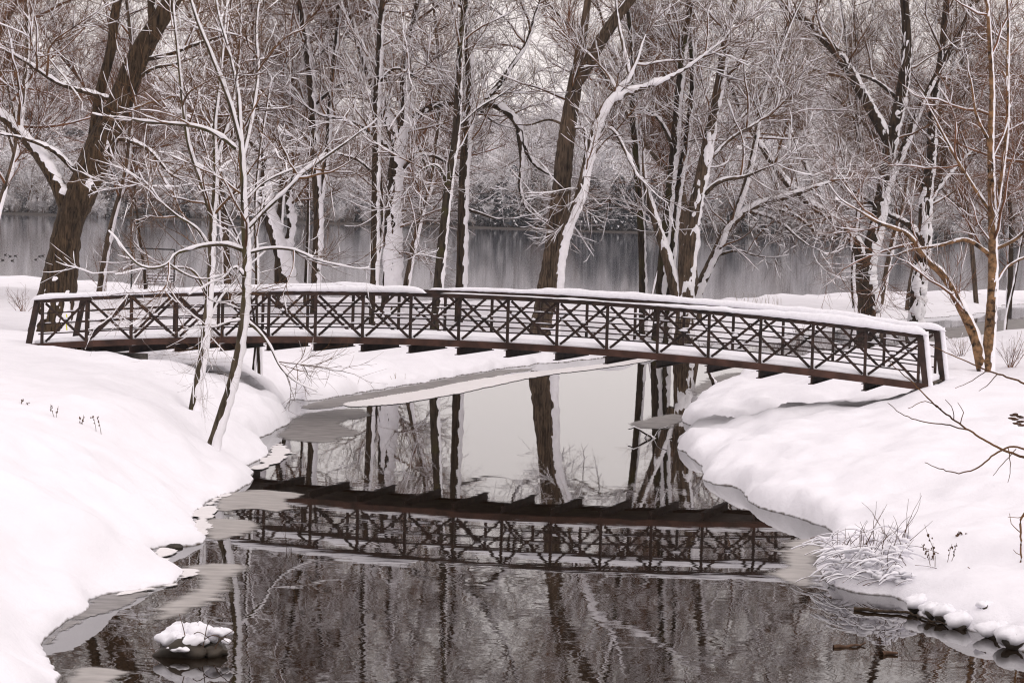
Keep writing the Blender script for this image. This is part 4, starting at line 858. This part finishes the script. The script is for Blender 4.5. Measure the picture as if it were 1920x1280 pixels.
def stalks(label, px, py, hpx, n, seed, m=M_REED, group=None, seedhead=True, spread=0.14, lean=0.15):
    rng = np.random.default_rng(seed); p = GH(px, py); H = hpx * p[1] / F; o = thing('weed' if seedhead else 'reed_tuft', label, 'weed' if seedhead else 'reeds', tuple(p), group)
    w = []
    for k in range(n):
        q = np.array([rng.normal() * spread, rng.normal() * spread * 0.5, -0.06]); d = nrm(np.array([rng.normal() * lean, rng.normal() * lean, 1])); L = H * rng.uniform(0.5, 1.1); pts = [q]
        for j in range(4): d = nrm(d + rng.normal(size=3) * 0.1); q = q + d * L / 4; pts.append(q)
        pts = np.array(pts); w.append(tube(pts, 0.0045 * (1 - 0.12 * np.arange(5)), 4))
        if seedhead:
            for j in range(6):
                c = pts[2] + (pts[4] - pts[2]) * rng.uniform(0, 1); w += lump(c + rng.normal(size=3) * 0.012, (0.010, 0.010, 0.022), rng, 6, 4)
    obj('stalk', make_mesh('stalk', w, [m]), o); return o
M_WEED = plain('dry_weed', (0.05, 0.026, 0.015), (0.14, 0.08, 0.05), 8, 0.9)
stalks('tallest dry weed on the left bank, with a brown seed head', 104, 782, 50, 2, 311, M_WEED, spread=0.03)
stalks('tiny dry weed near the left edge of the left bank', 36, 756, 16, 1, 312, M_WEED, spread=0.03)
stalks('short bent weed just right of the tiny weed near the left edge', 53, 760, 14, 1, 313, M_WEED, spread=0.03, lean=0.5)
stalks('dark dry weed between the tallest weed and the young trees', 153, 796, 36, 2, 314, M_WEED, spread=0.05)
stalks('pale thin weed stem nearest the young trees on the left bank', 178, 808, 34, 2, 315, M_WEED, spread=0.04)
stalks('brown weed clump standing in the snow right of the snowy bush', 1768, 1056, 84, 4, 316, M_WEED, spread=0.06)
stalks('short weed between the snowy bush and the brown weed clump', 1748, 1052, 46, 3, 317, M_WEED, spread=0.05)
stalks('stubby brown weed upslope right of the snowy bush', 1800, 1004, 18, 4, 318, M_WEED, spread=0.06)
for k, (x, y, h) in enumerate([(1398, 569, 24), (1425, 571, 22), (1452, 572, 26)]):
    stalks(('left', 'middle', 'right')[k] + ' one of three dry reed tufts along the lake edge behind the bridge', x, y, h, 14, 320 + k, M_REED, 'reed tufts along the lake edge', False, 0.25)
for k, (x, y, h, w_) in enumerate([(655, 716, 14, 'left'), (735, 706, 12, 'right')]):
    stalks(w_ + ' one of two grass tufts poking from the far bank under the bridge', x, y, h, 6, 330 + k, M_REED, 'grass tufts on the far bank', False, 0.15)

# snow-covered rock standing in the water, bottom left
R5 = np.random.default_rng(41); rp = G(365, 1226); k_ = rp[1] / F
rock = thing('snowy_rock', 'snow-capped rock with twigs standing in the water at lower left', 'rock', (rp[0], rp[1], 0))
def at(px, py, dy=0.0): p = PD(px, py, rp[1] + dy); return p - np.array([rp[0], rp[1], 0])
obj('rock', make_mesh('rock', lump(at(355, 1218, 0.05), (58 * k_, 0.30, 25 * k_), R5, 22, 12, 1.0, 0.45) + lump(at(405, 1220, 0.0), (26 * k_, 0.16, 12 * k_), R5, 14, 8, 1.0, 0.5), [M_STONE]), rock)
for x, y, w, h, dy in [(322, 1197, 22, 15, -0.02), (345, 1184, 26, 18, 0.1), (372, 1186, 24, 20, 0.08), (388, 1190, 17, 18, 0.12), (360, 1199, 28, 14, -0.05), (413, 1184, 17, 9, 0.06), (424, 1202, 9, 6, -0.05), (337, 1216, 16, 6, -0.24)]:
    obj('snow_cap', make_mesh('snow_cap', lump(at(x, y, dy), (w * k_ * 1.12, w * k_ * 1.0, h * k_ * 0.9 / 0.8), R5, 18, 10, 0.8, 0.34), [M_SNOW]), rock)
for pl in ([(350, 1205), (342, 1170), (336, 1150)], [(378, 1225), (384, 1195), (392, 1165), (398, 1158)], [(395, 1235), (412, 1200), (440, 1180)], [(365, 1215), (400, 1190), (430, 1205)], [(345, 1215), (372, 1184), (392, 1195)]):
    P_ = np.array([at(x, y, -0.12) for x, y in pl]); Q_, r_ = resample(P_, np.linspace(0.006, 0.003, len(pl)), 0.04); obj('twig', make_mesh('twig', [tube(Q_, r_, 4)], [M_WEED]), rock)
# snowed-in bush on the right bank
bpos = GH(1600, 1075); bush = thing('snowy_bush', 'low bush on the right bank weighed down by snow, twigs poking out', 'bush', tuple(bpos)); R6 = np.random.default_rng(42); wd, sn = [], []
for k in range(120):
    x = 1545 + 170 * R6.random(); y = 1000 + 92 * R6.random() ** 0.8; x0 = GH(x, y + 8); a = R6.normal() * 0.5 + (math.pi if R6.random() < 0.75 else 0); L = R6.uniform(0.12, 0.4); c = x0 - bpos + np.array([0, 0, R6.uniform(0.0, 0.16)])
    d = np.array([math.cos(a), math.sin(a) * 0.7, 0]); t = np.linspace(0, 1, 7)[:, None]; L *= 1.25; P_ = c + d * t * L + np.array([0, 0, 1]) * (0.10 * np.sin(t * 2.6) * R6.uniform(0.3, 1.2) - 0.10 * t)
    wd.append(tube(P_, np.full(7, 0.005), 4)); h = R6.uniform(0.007, 0.026) * np.linspace(1.15, 0.3, 7) * (1 + 0.30 * R6.normal(size=7)); sn.append(tube(P_ + np.array([0, 0, 1]) * (h * 0.7)[:, None], np.abs(h), 8))
for k in range(26):
    x0 = GH(1555 + 150 * R6.random(), 1010 + 85 * R6.random()) - bpos; r_ = R6.uniform(0.035, 0.085)
    sn += lump(x0 + np.array([0, 0, R6.uniform(0.0, 0.12)]), (r_ * R6.uniform(0.9, 1.9), r_, r_), R6, 10, 6, 0.6, 0.45)
for k in range(46):
    x = 1560 + 140 * R6.random(); x0 = GH(x, 1010 + 70 * R6.random()) - bpos; d = nrm(np.array([R6.normal() * 0.5 + 0.1, R6.normal() * 0.5, 1])); L = R6.uniform(0.2, 0.75); pts = [x0]
    for j in range(6): d = nrm(d + R6.normal(size=3) * 0.12 - np.array([0, 0, 0.03])); pts.append(pts[-1] + d * L / 6)
    wd.append(tube(np.array(pts), np.linspace(0.005, 0.002, 7), 4))
obj('twig_cluster', make_mesh('twig_cluster', wd, [M_WEED]), bush); obj('snow_cover', make_mesh('snow_cover', sn, [M_SNOW]), bush)
# stones at the right water's edge
ST = [(1722, 1136, 22, 'uppermost snow-covered stone of the row at the right water edge'), (1748, 1160, 20, 'dark-sided stone under a snow cap, second down the right water edge'), (1772, 1158, 22, 'round stone with bare dark face, beside the dark-sided stone at right'),
      (1806, 1172, 26, 'broad snow-covered stone midway along the right water edge'), (1845, 1140, 12, 'stone upslope from the water with a hollow in its snow'), (1868, 1188, 24, 'snow-covered stone next to last along the right water edge'), (1906, 1206, 30, 'large snowy stone at the right edge of the photo by the water')]
for k, (x, y, r, lb) in enumerate(ST):
    p = GH(x, y); kk = p[1] / F * r; o = thing('snowy_stone', lb, 'stone', tuple(p), 'snowy stones along the right water edge')
    obj('stone', make_mesh('stone', lump((0, 0, 0.0), (kk * 0.8, kk * 0.7, kk * 0.7), R5, 14, 7, 0.85, 0.3), [M_STONE]), o)
    obj('snow_cap', make_mesh('snow_cap', lump((0.01, kk * 0.4, kk * 0.32), (kk * 1.35, kk * 1.3, kk), R5, 18, 9, 0.6, 0.3), [M_SNOW]), o)
p = G(327, 1027); o = thing('wet_stone', 'dark wet stone half under the snow ledge on the left bank', 'stone', (p[0], p[1], 0)); obj('stone', make_mesh('stone', lump((0, 0.05, 0.01), (0.11, 0.12, 0.045), R5, 14, 7, 1, 0.15), [M_STONE]), o)
# driftwood and branches in the water
def stick(name, label, cat, pl, wpx, Y, m, snow=0, seed=1, z0=None):
    P_ = np.array([PD(x, y, Y) if z0 is None else G(x, y, z0) for x, y in pl]); b0 = P_[0].copy(); Q_, r_ = resample(P_, np.linspace(wpx, wpx * 0.35, len(pl)) * P_[0][1] / F / 2, 0.06)
    rng = np.random.default_rng(seed); Q_ = Q_ + rng.normal(size=Q_.shape) * 0.008; o = thing(name, label, cat, tuple(b0)); v, f = tube(Q_ - b0, r_, 7); obj('wood', make_mesh('wood', [(v, f)], [m]), o)
    if snow: v, f = snow_tube(Q_ - b0, r_, 6, rng, snow, 0.015, 0.05); obj('snow_cover', make_mesh('snow_cover', [(v, f)], [M_TSNOW]), o)
    return o, b0
stick('broken_trunk', 'broken leaning trunk with snowy right side, in the water behind the right mound', 'dead trunk', [(1348, 742), (1340, 722), (1332, 705), (1326, 690)], 11, 71, M_BARKD, 1.0, 51)
stick('driftwood', 'flat brown driftwood piece floating at lower right', 'driftwood', [(1564, 1212), (1590, 1211), (1622, 1208)], 9, 30, M_WEED, 0, 52, 0.01)
stick('driftwood', 'small brown driftwood lump with a snow dot, right of the flat piece', 'driftwood', [(1652, 1226), (1668, 1224), (1682, 1226)], 12, 29.5, M_WEED, 0, 53, 0.01)
stick('fallen_log', 'thin dark log lying along the right water edge below the bush', 'log', [(1600, 1140), (1640, 1145), (1690, 1148), (1740, 1160), (1780, 1172)], 8, 28, M_BARKD, 0, 55, 0.02)
fb, b0 = stick('fallen_branch', 'dead branch with snow on it sticking out of the creek by the right mound', 'fallen branch', [(1262, 822), (1238, 828), (1214, 815), (1192, 802), (1178, 804)], 6, 57, M_BARKD, 1.0, 54)
for pl in ([(1238, 828), (1205, 838), (1170, 832), (1150, 842), (1128, 855)], [(1214, 815), (1200, 830), (1186, 826)], [(1225, 820), (1235, 806), (1252, 800)], [(1180, 834), (1165, 822), (1148, 826)]):
    P_ = np.array([PD(x, y, 57) for x, y in pl]); Q_, r_ = resample(P_, np.linspace(0.018, 0.007, len(pl)), 0.06); v, f = tube(Q_ - b0, r_, 5); obj('side_branch', make_mesh('side_branch', [(v, f)], [M_BARKD]), fb)
    v, f = snow_tube(Q_ - b0, r_, 5, R5, 0.8, 0.012, 0.03, 1, 0.9, 0.8, 0.7); obj('snow_cover', make_mesh('snow_cover', [(v, f)], [M_TSNOW]), fb)
# leafless shrub outside the right edge whose branches reach into view
b0 = GH(2090, 1010) if False else np.array([7.75, 34.0, hz(7.75, 34.0)])
sh = thing('leafless_shrub', 'bare dark branches of a leafless shrub reaching in from the right edge', 'shrub', tuple(b0)); Ysh = 34.0
def shb(name, pl, w0, w1, dy=0.0):
    P_ = np.array([PD(x, y, Ysh + dy) for x, y in pl]) - b0; Q_, r_ = resample(P_, np.linspace(w0, w1, len(pl)) * Ysh / F / 2, 0.05); Q_ = Q_ + R5.normal(size=Q_.shape) * 0.004
    obj(name, make_mesh(name, [tube(Q_, r_, 6)], [M_TWIG]), sh)
gx = 960 + (b0[0]) / 34.0 * F
shb('stem', [(2085, 1110), (2080, 1000), (2060, 920), (2040, 850), (2030, 760), (2010, 640)], 18, 9)
shb('branch', [(2045, 880), (1990, 868), (1925, 858), (1870, 838), (1814, 804), (1750, 756), (1713, 719), (1668, 680)], 7, 1.6)
shb('branch', [(1812, 805), (1770, 795), (1720, 788), (1690, 775), (1664, 754)], 3, 1.3); shb('branch', [(1765, 767), (1735, 752), (1702, 766)], 2, 1.2); shb('branch', [(1790, 788), (1785, 765), (1772, 748)], 2, 1)
shb('branch', [(1800, 795), (1806, 770), (1795, 755)], 2, 1); shb('branch', [(2030, 850), (1940, 846), (1895, 838), (1860, 855), (1830, 878), (1795, 886), (1762, 878), (1732, 866)], 5, 1.4)
shb('branch', [(1890, 840), (1895, 870), (1890, 905)], 2, 1); shb('branch', [(1905, 842), (1880, 870), (1862, 892)], 2, 1); shb('branch', [(2038, 830), (1975, 760), (1920, 719), (1851, 694), (1800, 672), (1745, 648)], 6, 1.5)
shb('branch', [(1851, 694), (1820, 715), (1790, 728)], 2, 1); shb('branch', [(1870, 702), (1850, 722), (1835, 734)], 2, 1); shb('branch', [(2060, 930), (1960, 940), (1918, 965), (1914, 1010), (1912, 1060), (1898, 1084), (1850, 1087), (1814, 1062)], 6, 1.6)
shb('branch', [(1915, 1000), (1898, 985), (1893, 962)], 2, 1); shb('branch', [(1898, 1084), (1885, 1105), (1876, 1118)], 2.4, 1.4); shb('branch', [(1930, 966), (1908, 970), (1890, 968)], 2, 1); shb('branch', [(1912, 1040), (1900, 1030)], 1.6, 1)
for x, y in [(1904, 776), (1912, 781), (1903, 786), (1914, 790), (1907, 794), (1898, 784), (1916, 797), (1900, 778)]:
    P_ = PD(x, y, Ysh) - b0; obj('dead_leaf', make_mesh('dead_leaf', lump(P_, (0.05, 0.012, 0.014), R5, 8, 5, 0.9, 0.6), [M_WEED]), sh)
shb('branch', [(2035, 790), (1960, 780), (1918, 784), (1896, 786)], 4, 1.5)

# ducks out on the lake
def duck(label, px, py, sz):
    p = G(px, py); c = np.array([[-0.21, 0, 0.07], [-0.15, 0, 0.055], [-0.05, 0, 0.05], [0.07, 0, 0.05], [0.13, 0, 0.075], [0.16, 0, 0.12], [0.175, 0, 0.17], [0.205, 0, 0.19], [0.235, 0, 0.185], [0.285, 0, 0.175]])
    r = np.array([0.012, 0.05, 0.085, 0.08, 0.055, 0.032, 0.03, 0.042, 0.03, 0.008])
    o = thing('duck', label, 'duck', (p[0], p[1], 0), 'ducks floating on the lake at the left edge', R5.choice([0, math.pi]) + R5.normal() * 0.3); o.scale = (sz, sz, sz)
    obj('body', make_mesh('body', [tube(c[:6], r[:6], 8)], [M_DUCK]), o); obj('head', make_mesh('head', [tube(c[5:], r[5:], 8)], [M_DUCK]), o)
DK = [(10, 478, 'rear leftmost'), (19, 481, 'rear second from left'), (29, 480, 'rear third from left'), (5, 488, 'front leftmost'), (23, 489, 'front second from left'), (67, 487, 'front nearest the willow'), (74, 481, 'rear second nearest the willow'), (80, 480, 'rear one nearest the willow')]
for x, y, lb in DK: duck('small dark duck floating on the lake, ' + lb, x, y, 0.55)
# swing frame and bench beyond the willow
sf = PD(286, 540, 112.0); sf[2] = hz(sf[0], sf[1]); fo = thing('swing_frame', 'dark metal swing frame standing on the lake edge behind the left rail', 'frame', tuple(sf)); q_ = 112 / F
tz = PD(286, 466, 112)[2] - sf[2]
obj('top_bar', make_mesh('top_bar', [bar((-52 * q_, 0, tz), (40 * q_, 0, tz - 0.02), 0.06, 0.06)], [M_METAL], False), fo)
for x in (-40 * q_, 40 * q_): obj('post', make_mesh('post', [bar((x, 0, -0.3), (x, 0, tz - 0.03), 0.06, 0.06, (1, 0, 0))], [M_METAL], False), fo)
for x in (-18, 0, 18): obj('chain', make_mesh('chain', [bar((x * q_, 0, tz - 0.03), (x * q_, 0.02, 0.42), 0.012, 0.012, (1, 0, 0))], [M_METAL], False), fo)
be = PD(298, 530, 115.0); be[2] = hz(be[0], be[1]); bo = thing('park_bench', 'snow-covered slatted bench behind the swing frame', 'bench', tuple(be))
for j in range(3): obj('slat', make_mesh('slat', [bar((-0.62, 0, 0.42 + j * 0.13), (0.62, 0, 0.42 + j * 0.13), 0.04, 0.035)], [M_WOOD], False), bo); obj('slat_snow', make_mesh('slat_snow', lump((0, -0.03, 0.465 + j * 0.13), (0.64, 0.07, 0.055), R5, 14, 5, 0.8, 0.08), [M_SNOW]), bo)
for x in (-0.5, 0.5): obj('leg', make_mesh('leg', [bar((x, 0.05, -0.2), (x, 0.05, 0.70), 0.04, 0.04, (1, 0, 0))], [M_WOOD], False), bo)
# yellow marker tapes at the bridge ends
def tape(label, i, a, pts):
    b = bp(i, a); o = thing('yellow_tape', label, 'tape', tuple(b)); R = []
    for du, dz, w in pts: c = np.array([du * math.cos(BT), -du * math.sin(BT) - 0.06, dz]); R.append([c + np.array([-w, 0, 0]), c + np.array([w, 0, 0]), c + np.array([w, 0.004, 0]), c + np.array([-w, 0.004, 0])])
    obj('strip', make_mesh('strip', loft(np.array(R)), [M_YEL], False), o)
tape('yellow tape strip tied inside the right end post of the bridge', 8.99, 0.2, [(0.10, 0.62, 0.02), (0.07, 0.52, 0.028), (0.05, 0.42, 0.02), (0.04, 0.33, 0.03)])
tape('long yellow tape strip hanging across the left bridge entrance', -9.1, 0.62, [(0.0, 0.62, 0.012), (0.02, 0.5, 0.016), (0.0, 0.4, 0.012), (0.02, 0.25, 0.014)])
tape('short yellow tape tag right of the long strip at the left bridge entrance', -8.75, 0.75, [(0.0, 0.5, 0.014), (0.01, 0.42, 0.016)])

# ------------------------------------------------------------------ haze over the lake
def haze(dens):
    x0, x1, y0, y1, z0, z1 = -480, 480, -60, 960, -1.7, 60
    v = np.array([[x, y, z] for z in (z0, z1) for x, y in ((x0, y0), (x1, y0), (x1, y1), (x0, y1))]); f = np.array([[3, 2, 1, 0], [4, 5, 6, 7], [0, 1, 5, 4], [1, 2, 6, 5], [2, 3, 7, 6], [3, 0, 4, 7]])
    m = bpy.data.materials.new('haze_air'); m.use_nodes = True; nt = m.node_tree; nt.nodes.clear(); out = nt.nodes.new('ShaderNodeOutputMaterial'); pv = nt.nodes.new('ShaderNodeVolumePrincipled')
    pv.inputs['Color'].default_value = (0.93, 0.93, 0.97, 1); pv.inputs['Density'].default_value = dens; pv.inputs['Anisotropy'].default_value = 0.0
    nt.links.new(pv.outputs[0], out.inputs['Volume']); tag(obj('haze', make_mesh('haze', [(v, f)], [m], False)), kind='stuff')
HAZE = 0.00012
if HAZE: haze(HAZE)
